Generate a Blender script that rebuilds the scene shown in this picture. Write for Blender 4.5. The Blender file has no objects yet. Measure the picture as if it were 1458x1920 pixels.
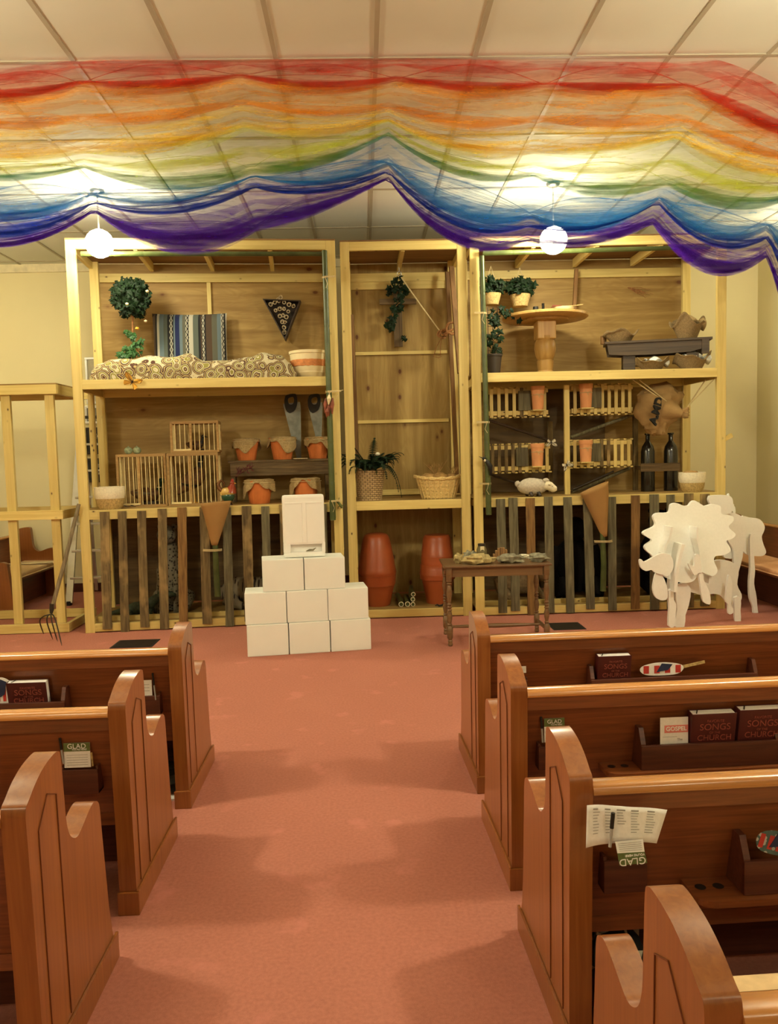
import bpy, math, random
from math import sin, cos, pi, radians, sqrt, atan2, exp
from mathutils import Matrix, Vector, noise as mnoise
random.seed(7)
scene = bpy.context.scene
COL = scene.collection
# ------------------------------------------------------------------ camera
F = 1500.0; EYE = 1.65
CAMM = Matrix.Rotation(-radians(1.75), 4, 'Z') @ Matrix.Rotation(pi/2-radians(4.2), 4, 'X') @ Matrix.Rotation(-radians(1.45), 4, 'Z')
cd = bpy.data.cameras.new('camera'); cam = bpy.data.objects.new('camera', cd); COL.objects.link(cam)
cam.matrix_world = Matrix.Translation((0, 0, EYE)) @ CAMM
cd.sensor_fit = 'VERTICAL'; cd.sensor_height = 36.0; cd.sensor_width = 27.3; cd.lens = 36.0*F/1920; cd.clip_start = .05
scene.camera = cam
scene.view_settings.view_transform = 'Standard'; scene.view_settings.look = 'None'
scene.view_settings.gamma = 1.0; scene.view_settings.exposure = 0.44
scene.view_settings.use_curve_mapping = False
scene.cycles.transparent_max_bounces = 40
CEIL = 4.07
LIGHTC = (1.0, .92, .64)
w = bpy.data.worlds.new('room_world'); scene.world = w; w.use_nodes = True
w.node_tree.nodes['Background'].inputs[0].default_value = (1, .85, .62, 1)
w.node_tree.nodes['Background'].inputs[1].default_value = .03
LAMPS = [(-2.32, 7.45, 3.60, 66), (1.80, 7.45, 3.56, 66), (-2.9, 3.0, 3.5, 155), (2.7, 3.0, 3.5, 155),
         (-2.9, -1.6, 3.5, 50), (2.7, -1.6, 3.5, 50), (-2.9, -6, 3.5, 30), (2.7, -6, 3.5, 30), (-4.5, 8.0, 3.6, 34), (4.62, 8.4, 3.6, 24)]  # last two lamps are added out of view to brighten the back wall

def ray(x, y): return (CAMM.to_3x3() @ Vector(((x-729)/F, -(y-960)/F, -1)))
C0 = Vector((0, 0, EYE))
def P(x, y, Y): d = ray(x, y); return C0 + d*(Y/d.y)          # a measured point at distance Y
def G(x, y, Z=0): d = ray(x, y); return C0 + d*((Z-EYE)/d.z)   # a measured point at height Z
def pr(p):
    c = CAMM.to_3x3().transposed() @ (Vector(p)-C0); return (729-F*c.x/c.z, 960+F*c.y/c.z)
def S(px, Y, z):                                                # point at distance Y and height z
    X = 0.0
    for _ in range(4):
        y = pr((X, Y, z))[1]; X = P(px, y, Y).x
    return Vector((X, Y, z))
def M(px, Y): return px*Y/F                                     # pixels to metres at distance Y

# ------------------------------------------------------------------ materials
def newmat(name):
    m = bpy.data.materials.new(name); m.use_nodes = True
    nt = m.node_tree; b = nt.nodes['Principled BSDF']; return m, nt, b
def N(nt, t, **k):
    n = nt.nodes.new(t)
    for a, v in k.items(): setattr(n, a, v)
    return n
def coords(nt, scale=(1, 1, 1), rot=(0, 0, 0), kind='Object'):
    tc = N(nt, 'ShaderNodeTexCoord'); mp = N(nt, 'ShaderNodeMapping')
    mp.inputs['Scale'].default_value = scale; mp.inputs['Rotation'].default_value = rot
    nt.links.new(tc.outputs[kind], mp.inputs[0]); return mp.outputs[0]
def noise(nt, vec, scale=5, detail=4, rough=.5, dist=0):
    n = N(nt, 'ShaderNodeTexNoise'); n.inputs['Scale'].default_value = scale; n.inputs['Detail'].default_value = detail
    n.inputs['Roughness'].default_value = rough; n.inputs['Distortion'].default_value = dist
    nt.links.new(vec, n.inputs['Vector']); return n.outputs['Fac']
def ramp(nt, fac, stops, interp='LINEAR'):
    r = N(nt, 'ShaderNodeValToRGB'); r.color_ramp.interpolation = interp
    e = r.color_ramp.elements
    while len(e) > 1: e.remove(e[-1])
    e[0].position = stops[0][0]; e[0].color = (*stops[0][1], 1)
    for p, c in stops[1:]:
        x = e.new(p); x.color = (*c, 1)
    nt.links.new(fac, r.inputs[0]); return r.outputs[0]
def mix(nt, fac, a, b, mode='MIX'):
    m = N(nt, 'ShaderNodeMix', data_type='RGBA', blend_type=mode)
    for s, v in ((m.inputs[0], fac), (m.inputs[6], a), (m.inputs[7], b)):
        if hasattr(v, 'links'): nt.links.new(v, s)
        elif isinstance(v, tuple): s.default_value = (*v, 1)
        else: s.default_value = v
    return m.outputs[2]
def bump(nt, b, h, strength=.3, dist=.01):
    n = N(nt, 'ShaderNodeBump'); n.inputs['Strength'].default_value = strength; n.inputs['Distance'].default_value = dist
    nt.links.new(h, n.inputs['Height']); nt.links.new(n.outputs[0], b.inputs['Normal'])
def math_(nt, op, a, b=None):
    m = N(nt, 'ShaderNodeMath', operation=op)
    for s, v in ((m.inputs[0], a), (m.inputs[1], b)):
        if v is None: continue
        if hasattr(v, 'links'): nt.links.new(v, s)
        else: s.default_value = v
    return m.outputs[0]
def mul(c, k): return tuple(min(1, x*k) for x in c)
def plain(name, c, rough=.6, spec=.4, metal=0, var=.12, sc=12, bs=0.0, emit=0):
    m, nt, b = newmat(name)
    v = coords(nt); f = noise(nt, v, sc, 3)
    nt.links.new(ramp(nt, f, [(.3, mul(c, 1-var)), (.7, mul(c, 1+var))]), b.inputs['Base Color'])
    b.inputs['Roughness'].default_value = rough; b.inputs['Specular IOR Level'].default_value = spec
    b.inputs['Metallic'].default_value = metal
    if bs: bump(nt, b, noise(nt, v, sc*6, 3), bs, .004)
    if emit:
        b.inputs['Emission Color'].default_value = (1, .95, .82, 1); b.inputs['Emission Strength'].default_value = emit
    return m
def wood(name, c1, c2, axis='x', patch=None, fine=26, stretch=1.2, rough=.5, knots=None, kc=(.1, .045, .015), ks=3.2, spec=.4, lo=.3, hi=.7, dist=.6, bs=.15, kstretch=.6, rings=0.0, coat=0):
    m, nt, b = newmat(name)
    i = 'xyz'.index(axis); sc = [fine]*3; sc[i] = stretch
    oi = N(nt, 'ShaderNodeObjectInfo')
    tc = N(nt, 'ShaderNodeTexCoord'); ad = N(nt, 'ShaderNodeVectorMath', operation='ADD')
    nt.links.new(tc.outputs['Object'], ad.inputs[0])
    mr = math_(nt, 'MULTIPLY', oi.outputs['Random'], 7.0)
    cx = N(nt, 'ShaderNodeCombineXYZ')
    for k in range(3): nt.links.new(mr, cx.inputs[k])
    nt.links.new(cx.outputs[0], ad.inputs[1])
    def mapped(s):
        mp = N(nt, 'ShaderNodeMapping'); mp.inputs['Scale'].default_value = s
        nt.links.new(ad.outputs[0], mp.inputs[0]); return mp.outputs[0]
    v = mapped(sc)
    f = noise(nt, v, 1.0, 5, .55, dist)
    col = ramp(nt, f, [(lo, c2), ((lo+hi)/2, tuple((a+b_)/2 for a, b_ in zip(c1, c2))), (hi, c1)])
    if rings:
        s2 = [5]*3; s2[i] = .9
        f2 = noise(nt, mapped(s2), 1.0, 2, .5, 1.2)
        s = math_(nt, 'SINE', math_(nt, 'MULTIPLY', f2, 60.0))
        s = math_(nt, 'MULTIPLY', math_(nt, 'ADD', s, 1.0), .5*rings)
        col = mix(nt, s, col, c2)
    if patch:
        col = mix(nt, ramp(nt, noise(nt, mapped([7, 7, 4]), 1.0, 3), [(.52, (0, 0, 0)), (.68, (.75, .75, .75))]), col, patch)
    if knots:
        ksc = [ks]*3; ksc[i] = ks*kstretch
        vo = N(nt, 'ShaderNodeTexVoronoi'); vo.inputs['Scale'].default_value = 1.0; vo.inputs['Randomness'].default_value = 1.0
        nt.links.new(mapped(ksc), vo.inputs['Vector'])
        kf = ramp(nt, vo.outputs['Distance'], [(knots*.7, (1, 1, 1)), (knots*1.1, (.35, .35, .35)), (knots*2.2, (0, 0, 0))])
        col = mix(nt, kf, col, kc)
    hv = math_(nt, 'ADD', math_(nt, 'MULTIPLY', oi.outputs['Random'], .22), .89)
    hs = N(nt, 'ShaderNodeHueSaturation'); nt.links.new(hv, hs.inputs['Value']); nt.links.new(col, hs.inputs['Color'])
    nt.links.new(hs.outputs[0], b.inputs['Base Color'])
    b.inputs['Roughness'].default_value = rough; b.inputs['Specular IOR Level'].default_value = spec
    if coat: b.inputs['Coat Weight'].default_value = coat; b.inputs['Coat Roughness'].default_value = .16
    if bs: bump(nt, b, f, bs, .004)
    return m
PINE1, PINE2 = (.76, .61, .235), (.60, .45, .14)
pineX = wood('pine_x', PINE1, PINE2, 'x', knots=.055, ks=9); pineY = wood('pine_y', PINE1, PINE2, 'y', knots=.055, ks=9); pineZ = wood('pine_z', PINE1, PINE2, 'z', knots=.055, ks=9)
plyX = wood('plywood_x', (.44, .29, .092), (.26, .15, .04), 'x', fine=14, stretch=.8, knots=.06, ks=3, rings=.35, kc=(.14, .05, .012), rough=.6)
plyZ = wood('plywood_z', (.48, .33, .105), (.30, .185, .05), 'z', fine=14, stretch=.8, knots=.085, ks=5.2, rings=.35, kc=(.13, .045, .012), rough=.6)
lowM = wood('shaded_plywood_x', (.17, .105, .04), (.06, .035, .014), 'x', fine=10, stretch=.8, knots=.06, ks=3, rings=.3, rough=.7)  # brown board darkened further: the shade behind the slats put into its colour
roofM = wood('plywood_roof', (.30, .17, .065), (.18, .09, .035), 'x', fine=14, rough=.7)  # lack of light under the roof put into a darker, redder plywood colour
slatG = wood('weathered_grey', (.21, .185, .105), (.07, .06, .033), 'z', patch=(.10, .085, .05), fine=40, stretch=3, knots=.05, ks=5, rough=.8, bs=.5)
slatB = wood('weathered_brown', (.23, .165, .07), (.07, .045, .02), 'z', patch=(.40, .27, .11), fine=40, stretch=3, knots=.07, ks=5, rough=.8, bs=.5)
slatO = wood('weathered_orange', (.34, .19, .06), (.13, .065, .02), 'z', patch=(.16, .10, .045), fine=40, stretch=3, knots=.07, ks=5, rough=.8, bs=.5)
barnX = wood('barn_board', (.20, .13, .06), (.08, .05, .025), 'x', fine=40, stretch=3, rough=.85, bs=.5)
darkW = wood('dark_stained_wood', (.055, .032, .018), (.02, .012, .007), 'x', fine=30, rough=.45)
oakX = wood('pew_oak_x', (.27, .085, .026), (.13, .036, .011), 'x', fine=70, stretch=3.5, rough=.38, coat=.25, lo=.25, hi=.75, bs=.05)  # darker than the end panels: shading of the pew backs put into the colour
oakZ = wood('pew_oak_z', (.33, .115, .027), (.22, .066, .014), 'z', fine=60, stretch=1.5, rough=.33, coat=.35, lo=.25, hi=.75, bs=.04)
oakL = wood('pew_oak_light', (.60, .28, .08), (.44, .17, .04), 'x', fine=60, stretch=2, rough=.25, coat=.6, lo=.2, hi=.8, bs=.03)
oakD = wood('pew_oak_dark', (.115, .032, .016), (.06, .016, .009), 'x', fine=60, stretch=3, rough=.4, coat=.2)
grooveM = wood('pew_groove', (.17, .05, .018), (.12, .035, .012), 'z', fine=60, rough=.5)
tableM = wood('side_table_wood', (.20, .11, .048), (.13, .068, .028), 'x', fine=40, rough=.35, coat=.2)
spoolM = wood('spool_wood', (.56, .35, .115), (.42, .23, .065), 'z', fine=20, stretch=1.5, rough=.4)
white = plain('white_paper', (.87, .885, .84), .45, .4, var=.02, sc=4)
foam = plain('white_foam', (.90, .90, .86), .8, .2, var=.02, sc=50, bs=.15)
plastic_w = plain('white_plastic', (.92, .92, .88), .25, .5, var=.01)
terra = plain('terracotta', (.62, .19, .055), .7, .2, var=.1, sc=10, bs=.1)
terrap = plain('terracotta_plastic', (.36, .082, .024), .34, .45, var=.06, sc=4)
terral = plain('terracotta_light', (.78, .37, .17), .8, .2, var=.06, sc=14, bs=.1)
burlap = plain('burlap', (.40, .29, .14), .95, .1, var=.25, sc=90, bs=.4)
burlapd = plain('burlap_dark', (.24, .165, .08), .95, .1, var=.25, sc=90, bs=.4)
kraft = plain('kraft_paper', (.37, .21, .075), .75, .2, var=.06, sc=6, bs=.1)
twine = plain('twine', (.62, .5, .27), .9, .1, sc=80)
rope = plain('rope', (.30, .14, .055), .9, .1, sc=60, var=.3)
black = plain('black', (.012, .011, .010), .5, .4)
blackfur = plain('black_fur', (.010, .009, .009), .95, .1, sc=60, bs=.6)
metal = plain('aluminium', (.55, .55, .53), .35, .5, metal=.9, var=.05)
steel = plain('saw_steel', (.24, .25, .22), .5, .4, metal=.5, var=.35, sc=9)
irondk = plain('iron_dark', (.05, .038, .028), .6, .4, metal=.6)
leafD = plain('leaf_dark', (.006, .018, .005), .6, .2, var=.5, sc=16)
leafG = plain('leaf_green', (.03, .10, .025), .5, .35, var=.45, sc=18)
cream = plain('cream_ceramic', (.78, .66, .40), .4, .5, var=.04)
stripeM = plain('terracotta_stripe', (.60, .23, .075), .6, .3, var=.2, sc=30)
straw = plain('straw', (.50, .36, .15), .9, .1, var=.3, sc=70, bs=.4)
strawW = plain('whitewashed_straw', (.80, .73, .55), .85, .1, var=.1, sc=60, bs=.35)
wick = plain('wicker', (.72, .53, .22), .6, .3, var=.18, sc=60)
woolM = plain('wool', (.56, .50, .40), .95, .1, var=.15, sc=50, bs=.6)
bookM = plain('maroon_cover', (.075, .012, .012), .4, .4, var=.1)
goldt = plain('dull_lettering', (.28, .07, .05), .5, .4)
pagesM = plain('book_pages', (.86, .85, .83), .8, .2, var=.04, sc=100)
greenc = plain('green_card', (.12, .16, .05), .5, .3, var=.3, sc=20)
inkM = plain('grey_ink', (.38, .37, .35), .8, .1)
inkD = plain('dark_ink', (.03, .03, .03), .7, .1)
cushM = plain('pew_cushion', (.62, .34, .18), .9, .1, var=.06, sc=40, bs=.2)
cushL = plain('pew_cushion_light', (.72, .52, .29), .9, .1, var=.06, sc=40, bs=.2)
stoneY = plain('tan_stone', (.44, .34, .15), .8, .3, var=.4, sc=24, bs=.6)
stoneG = plain('grey_stone', (.24, .22, .15), .8, .3, var=.45, sc=24, bs=.6)
stoneW = plain('white_stone', (.7, .66, .5), .8, .3, var=.15, sc=24, bs=.4)
redM = plain('flag_red', (.5, .04, .03), .6); blueM = plain('flag_blue', (.02, .03, .08), .6)
orangeM = plain('butterfly_orange', (.75, .38, .04), .6)
sackM = plain('sack_cloth', (.34, .22, .095), .9, .1, var=.12, sc=12, bs=.25)
brownbird = plain('brown_feather', (.12, .055, .02), .6, var=.5, sc=30)
purpleM = plain('purple_cloth', (.06, .015, .08), .9, var=.4, sc=30)
rootM = plain('tan_root', (.40, .24, .09), .85, .1, var=.3, sc=16, bs=.4)
iridM = plain('cornhusk_red', (.22, .06, .03), .6, var=.4, sc=30)
glassD = plain('dark_bottle', (.012, .010, .008), .15, .6)
eggM = plain('speckled_green', (.35, .42, .26), .5, var=.5, sc=40)

def bamboo_mat():
    m, nt, b = newmat('green_bamboo'); v = coords(nt)
    f = noise(nt, v, 6, 4)
    nt.links.new(ramp(nt, f, [(.3, (.036, .050, .012)), (.7, (.088, .112, .032))]), b.inputs['Base Color'])
    b.inputs['Roughness'].default_value = .35; return m
bamM = bamboo_mat()
def carpet_mat():
    m, nt, b = newmat('rose_carpet'); v = coords(nt)
    f = noise(nt, v, 1.3, 4, .6, .4); g = noise(nt, v, 420, 2)
    c = ramp(nt, f, [(.3, (.40, .148, .105)), (.55, (.45, .17, .12)), (.75, (.49, .20, .14))])
    c = mix(nt, .5, c, ramp(nt, g, [(.3, (.34, .125, .09)), (.7, (.58, .24, .175))]))
    c = mix(nt, .35, c, ramp(nt, noise(nt, v, 70, 3), [(.3, (.34, .125, .09)), (.7, (.56, .23, .165))]))
    h = noise(nt, v, 4.5, 3)                                   # worn pink patches
    c = mix(nt, ramp(nt, h, [(.62, (0, 0, 0)), (.70, (.45, .45, .45))]), c, (.62, .24, .19))
    nt.links.new(c, b.inputs['Base Color']); b.inputs['Roughness'].default_value = .97
    b.inputs['Specular IOR Level'].default_value = .08
    bump(nt, b, g, .35, .004); return m
carpetM = carpet_mat()
wallM = plain('cream_wall_paint', (.80, .71, .43), .8, .2, var=.02, sc=2)
tileM = plain('ceiling_tile', (.69, .69, .60), .85, .15, var=.03, sc=1.2, bs=.05)
tbarM = plain('ceiling_bar', (.42, .37, .27), .6, .3, var=.03)
brickB = None
def brick_mat():
    m, nt, b = newmat('brick_weave'); tc = N(nt, 'ShaderNodeTexCoord')
    br = N(nt, 'ShaderNodeTexBrick'); br.inputs['Scale'].default_value = 1
    br.inputs['Color1'].default_value = (.62, .45, .24, 1); br.inputs['Color2'].default_value = (.5, .35, .17, 1); br.inputs['Mortar'].default_value = (.13, .08, .035, 1)
    br.inputs['Brick Width'].default_value = .05; br.inputs['Row Height'].default_value = .02; br.inputs['Mortar Size'].default_value = .0035
    nt.links.new(tc.outputs['UV'], br.inputs['Vector']); nt.links.new(br.outputs[0], b.inputs['Base Color'])
    bump(nt, b, br.outputs['Fac'], -.5, .004); b.inputs['Roughness'].default_value = .8; return m
brickM = brick_mat()
def paisley():
    m, nt, b = newmat('paisley_print'); v = coords(nt, (1, 1, 1))
    vo = N(nt, 'ShaderNodeTexVoronoi'); vo.inputs['Scale'].default_value = 10; vo.inputs['Randomness'].default_value = .8
    wv = N(nt, 'ShaderNodeVectorMath', operation='ADD'); nz = N(nt, 'ShaderNodeTexNoise'); nz.inputs['Scale'].default_value = 5
    sc = N(nt, 'ShaderNodeVectorMath', operation='SCALE'); sc.inputs['Scale'].default_value = .08
    nt.links.new(v, nz.inputs['Vector']); nt.links.new(nz.outputs['Color'], sc.inputs[0])
    nt.links.new(v, wv.inputs[0]); nt.links.new(sc.outputs[0], wv.inputs[1]); nt.links.new(wv.outputs[0], vo.inputs['Vector'])
    cr, br, ol, tn = (.56, .50, .33), (.085, .035, .02), (.25, .22, .05), (.42, .32, .14)
    c = ramp(nt, vo.outputs['Distance'], [(0, cr), (.06, br), (.14, tn), (.2, br), (.26, cr), (.34, ol), (.44, cr), (.48, br), (.56, tn), (.62, br), (.68, cr)], 'CONSTANT')
    v2 = N(nt, 'ShaderNodeTexVoronoi'); v2.inputs['Scale'].default_value = 34; nt.links.new(v, v2.inputs['Vector'])
    c = mix(nt, ramp(nt, v2.outputs['Distance'], [(.0, (1, 1, 1)), (.22, (0, 0, 0))], 'CONSTANT'), c, tn)
    nt.links.new(c, b.inputs['Base Color']); b.inputs['Roughness'].default_value = .9; return m
paisM = paisley()
def serape():
    m, nt, b = newmat('serape_stripes'); tc = N(nt, 'ShaderNodeTexCoord'); sp = N(nt, 'ShaderNodeSeparateXYZ')
    nt.links.new(tc.outputs['Generated'], sp.inputs[0])
    K, Wt, Bl, LB, Gy, Br, Gn = (.015, .015, .016), (.46, .44, .36), (.012, .02, .08), (.13, .18, .21), (.11, .11, .08), (.08, .05, .03), (.10, .12, .10)
    seq = [(0, Br), (.04, K), (.07, Wt), (.10, LB), (.16, Gn), (.21, K), (.25, Gy), (.27, K), (.29, LB), (.31, Bl), (.37, LB), (.41, Gy), (.45, Wt), (.48, K), (.49, Wt), (.55, Gn), (.62, K), (.65, Br), (.67, Wt), (.70, K), (.72, Br), (.80, Gy), (.87, LB), (.92, Wt), (.96, K), (.98, Wt)]
    c = ramp(nt, sp.outputs[0], seq, 'CONSTANT')
    nt.links.new(c, b.inputs['Base Color'])
    # woven diamond pattern running down two light stripes
    zz = math_(nt, 'PINGPONG', math_(nt, 'MULTIPLY', sp.outputs[2], 12.0), .5)
    for cx in (.475, .685, .95, .26):
        d = math_(nt, 'ABSOLUTE', math_(nt, 'SUBTRACT', sp.outputs[0], cx))
        d = math_(nt, 'MULTIPLY', d, 26.0)
        hit = math_(nt, 'LESS_THAN', math_(nt, 'ABSOLUTE', math_(nt, 'SUBTRACT', d, zz)), .12)
        c = mix(nt, hit, c, K if cx != .26 else Wt)
    nt.links.new(c, b.inputs['Base Color'])
    b.inputs['Roughness'].default_value = .95
    bump(nt, b, noise(nt, coords(nt, (200, 200, 30)), 1, 2), .4, .003); return m
serM = serape()
def spotted(name, base, spot, scale, thr, sc3=(1, 1, 1)):
    m, nt, b = newmat(name); v = coords(nt, sc3)
    vo = N(nt, 'ShaderNodeTexVoronoi'); vo.inputs['Scale'].default_value = scale; nt.links.new(v, vo.inputs['Vector'])
    f = noise(nt, v, scale*.6, 3)
    c = mix(nt, ramp(nt, vo.outputs['Distance'], [(thr, (1, 1, 1)), (thr+.05, (0, 0, 0))]), ramp(nt, f, [(.3, mul(base, .7)), (.7, base)]), spot)
    nt.links.new(c, b.inputs['Base Color']); b.inputs['Roughness'].default_value = .9; return m
leopM = spotted('spotted_fur', (.22, .20, .14), (.03, .025, .02), 34, .34)
tigM = spotted('striped_fur', (.28, .23, .15), (.03, .02, .015), 9, .36, (4, 1, .6))
numM = spotted('black_white_print', (.02, .02, .02), (.7, .68, .55), 15, .40, (1, 1.6, 1))

# ------------------------------------------------------------------ mesh builder
class MB:
    def __init__(s): s.v = []; s.f = []; s.uv = {}; s.mi = []; s.sm = []
    def add(s, vs, fs, mi=0, smooth=False):
        o = len(s.v); s.v += [tuple(v) for v in vs]
        for f in fs: s.f.append(tuple(o+i for i in f)); s.mi.append(mi); s.sm.append(smooth)
        return s
    def box(s, a, b, bev=.0, R=None, c=None, mi=0):
        x0, y0, z0 = a; x1, y1, z1 = b
        if bev <= 0:
            vs = [(x, y, z) for z in (z0, z1) for y in (y0, y1) for x in (x0, x1)]
            fs = [(0, 2, 3, 1), (4, 5, 7, 6), (0, 1, 5, 4), (2, 6, 7, 3), (0, 4, 6, 2), (1, 3, 7, 5)]
        else:
            import bmesh
            bm = bmesh.new(); bmesh.ops.create_cube(bm, size=1)
            for v in bm.verts:
                v.co = Vector(((x0+x1)/2+v.co.x*(x1-x0), (y0+y1)/2+v.co.y*(y1-y0), (z0+z1)/2+v.co.z*(z1-z0)))
            bmesh.ops.bevel(bm, geom=bm.edges[:], offset=min(bev, .45*min(abs(x1-x0), abs(y1-y0), abs(z1-z0))), segments=2, affect='EDGES', profile=.6)
            bm.verts.index_update()
            vs = [v.co[:] for v in bm.verts]; fs = [tuple(v.index for v in f.verts) for f in bm.faces]; bm.free()
        if R is not None:
            cc = Vector(c if c is not None else ((x0+x1)/2, (y0+y1)/2, (z0+z1)/2))
            vs = [tuple(cc+R @ (Vector(v)-cc)) for v in vs]
        return s.add(vs, fs, mi)
    def bar(s, p, q, wd, th, up=(0, 0, 1), mi=0, bev=0):          # rectangular bar from p to q
        p = Vector(p); q = Vector(q); d = (q-p); L = d.length; d.normalize(); u = Vector(up)
        r = d.cross(u)
        if r.length < 1e-4: r = d.cross(Vector((1, 0, 0)))
        r.normalize(); u = r.cross(d)
        R = Matrix((r, d, u)).transposed()
        t = MB(); t.box((-wd/2, 0, -th/2), (wd/2, L, th/2), bev)
        return s.add([tuple(p+R @ Vector(v)) for v in t.v], t.f, mi)
    def tube(s, pts, r, seg=8, mi=0, cap=True, squash=None):
        pts = [Vector(p) for p in pts]; n = len(pts)
        rs = r if isinstance(r, (list, tuple)) else [r]*n
        vs = []; prev = None
        for i, p in enumerate(pts):
            t = (pts[min(i+1, n-1)]-pts[max(i-1, 0)]).normalized()
            if prev is None:
                a = Vector((0, 0, 1)) if abs(t.z) < .9 else Vector((1, 0, 0))
                u = t.cross(a).normalized()
            else:
                u = (prev - t*prev.dot(t))
                u = u.normalized() if u.length > 1e-5 else t.orthogonal().normalized()
            prev = u; w_ = t.cross(u)
            sq = squash or 1
            for k in range(seg):
                an = 2*pi*k/seg; vs.append(p+(u*cos(an)+w_*sin(an)*sq)*rs[i])
        fs = []
        for i in range(n-1):
            for k in range(seg):
                a = i*seg+k; b = i*seg+(k+1) % seg; fs.append((a, b, b+seg, a+seg))
        if cap: fs.append(tuple(range(seg-1, -1, -1))); fs.append(tuple((n-1)*seg+k for k in range(seg)))
        return s.add(vs, fs, mi, True)
    def lathe(s, prof, c=(0, 0, 0), seg=32, mi=0, mod=None, sx=1, sy=1, axis=None):
        vs = []; fs = []; n = len(prof)
        for i, (r, z) in enumerate(prof):
            for k in range(seg):
                a = 2*pi*k/seg; rr = r; zz = z
                if mod: rr, zz = mod(r, z, a, i, k)
                vs.append((c[0]+rr*cos(a)*sx, c[1]+rr*sin(a)*sy, c[2]+zz))
        for i in range(n-1):
            for k in range(seg):
                a = i*seg+k; b = i*seg+(k+1) % seg; fs.append((a, b, b+seg, a+seg))
        if prof[0][0] > 1e-4: fs.append(tuple(range(seg-1, -1, -1)))
        if prof[-1][0] > 1e-4 and not mod: fs.append(tuple((n-1)*seg+k for k in range(seg)))
        return s.add(vs, fs, mi, True)
    def blob(s, c, r, sub=16, mi=0, jit=0, seed=0, R=None):
        vs = []; fs = []; h = sub//2
        for i in range(h+1):
            th = pi*i/h
            for k in range(sub):
                ph = 2*pi*k/sub; d = Vector((sin(th)*cos(ph), sin(th)*sin(ph), cos(th)))
                j = 1+jit*mnoise.noise(d*2.3+Vector((seed, seed*1.7, 0))) if jit else 1
                v = Vector((d.x*r[0]*j, d.y*r[1]*j, d.z*r[2]*j))
                if R is not None: v = R @ v
                vs.append(tuple(Vector(c)+v))
        for i in range(h):
            for k in range(sub):
                a = i*sub+k; b = i*sub+(k+1) % sub; fs.append((a, a+sub, b+sub, b))
        return s.add(vs, fs, mi, True)
    def prism(s, poly, vec, mi=0, smooth=False):                   # polygon of 3D points extruded along vec
        n = len(poly); v = Vector(vec)
        vs = [tuple(Vector(p)) for p in poly]+[tuple(Vector(p)+v) for p in poly]
        s.add(vs, [tuple(range(n)), tuple(range(2*n-1, n-1, -1))], mi)
        return s.add(vs, [(i, n+i, n+(i+1) % n, (i+1) % n) for i in range(n)], mi, smooth)
    def grid(s, fn, nu, nv, mi=0, smooth=True):
        vs = [tuple(fn(i/nu, j/nv)) for j in range(nv+1) for i in range(nu+1)]
        return s.add(vs, [(j*(nu+1)+i, j*(nu+1)+i+1, (j+1)*(nu+1)+i+1, (j+1)*(nu+1)+i) for j in range(nv) for i in range(nu)], mi, smooth)
    def mesh(s, name, mats):
        me = bpy.data.meshes.new(name); me.from_pydata(s.v, [], s.f)
        for m in mats: me.materials.append(m)
        me.polygons.foreach_set('material_index', s.mi); me.polygons.foreach_set('use_smooth', s.sm)
        me.update(); return me
    def build(s, name, mat, parent=None, label=None, kind=None, autosmooth=True, fix=True):
        mats = mat if isinstance(mat, (list, tuple)) else [mat]
        me = s.mesh(name, mats)
        if fix:
            import bmesh
            bm = bmesh.new(); bm.from_mesh(me); bmesh.ops.recalc_face_normals(bm, faces=bm.faces[:]); bm.to_mesh(me); bm.free()
        if autosmooth and any(s.sm):
            try: me.set_sharp_from_angle(angle=radians(40))
            except Exception: pass
        o = bpy.data.objects.new(name, me); COL.objects.link(o)
        if parent is not None: o.parent = parent
        if label: o['label'] = label
        if kind: o['kind'] = kind
        return o
def thing(name, label, cat, loc=(0, 0, 0), rz=0, group=None):
    o = bpy.data.objects.new(name, None); COL.objects.link(o); o.empty_display_size = .05
    o.location = loc; o.rotation_euler = (0, 0, rz); o['label'] = label; o['category'] = cat
    if group: o['group'] = group
    return o
def tag(o, label, cat, group=None, loc=None, rz=None):
    o['label'] = label; o['category'] = cat
    if group: o['group'] = group
    if loc is not None: o.location = loc
    if rz is not None: o.rotation_euler = (0, 0, rz)
    return o
def copy_tree(o, parent=None):
    c = o.copy(); COL.objects.link(c); c.parent = parent
    for ch in [x for x in o.children]: copy_tree(ch, c)
    return c
def text_mb(txt, size, thick=.0006, bold=0.0):
    cu = bpy.data.curves.new('lettering', 'FONT'); cu.body = txt; cu.size = size; cu.extrude = thick; cu.align_x = 'CENTER'; cu.align_y = 'CENTER'; cu.offset = bold
    ob = bpy.data.objects.new('lettering', cu); COL.objects.link(ob)
    dg = bpy.context.evaluated_depsgraph_get(); dg.update()
    me = bpy.data.meshes.new_from_object(ob.evaluated_get(dg))
    vs = [v.co.copy() for v in me.vertices]; fs = [tuple(p.vertices) for p in me.polygons]
    bpy.data.objects.remove(ob); bpy.data.curves.remove(cu); bpy.data.meshes.remove(me)
    return vs, fs
def text(mb, txt, size, R, loc, mi=0, bold=0.0, thick=.0006):       # R maps text plane (x right, y up, z out)
    vs, fs = text_mb(txt, size, thick, bold)
    return mb.add([tuple(Vector(loc)+R @ v) for v in vs], fs, mi)
FACE = Matrix(((1, 0, 0), (0, 0, -1), (0, 1, 0)))                   # text plane turned to face -Y
def smoothpoly(pts, n=6):                                           # closed Catmull-Rom through 2D points
    out = []; m = len(pts)
    for i in range(m):
        p0, p1, p2, p3 = (Vector(pts[(i+k-1) % m]) for k in range(4))
        for k in range(n):
            t = k/n; out.append(.5*((2*p1)+(p2-p0)*t+(2*p0-5*p1+4*p2-p3)*t*t+(3*p1-p0-3*p2+p3)*t*t*t))
    return out
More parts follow.
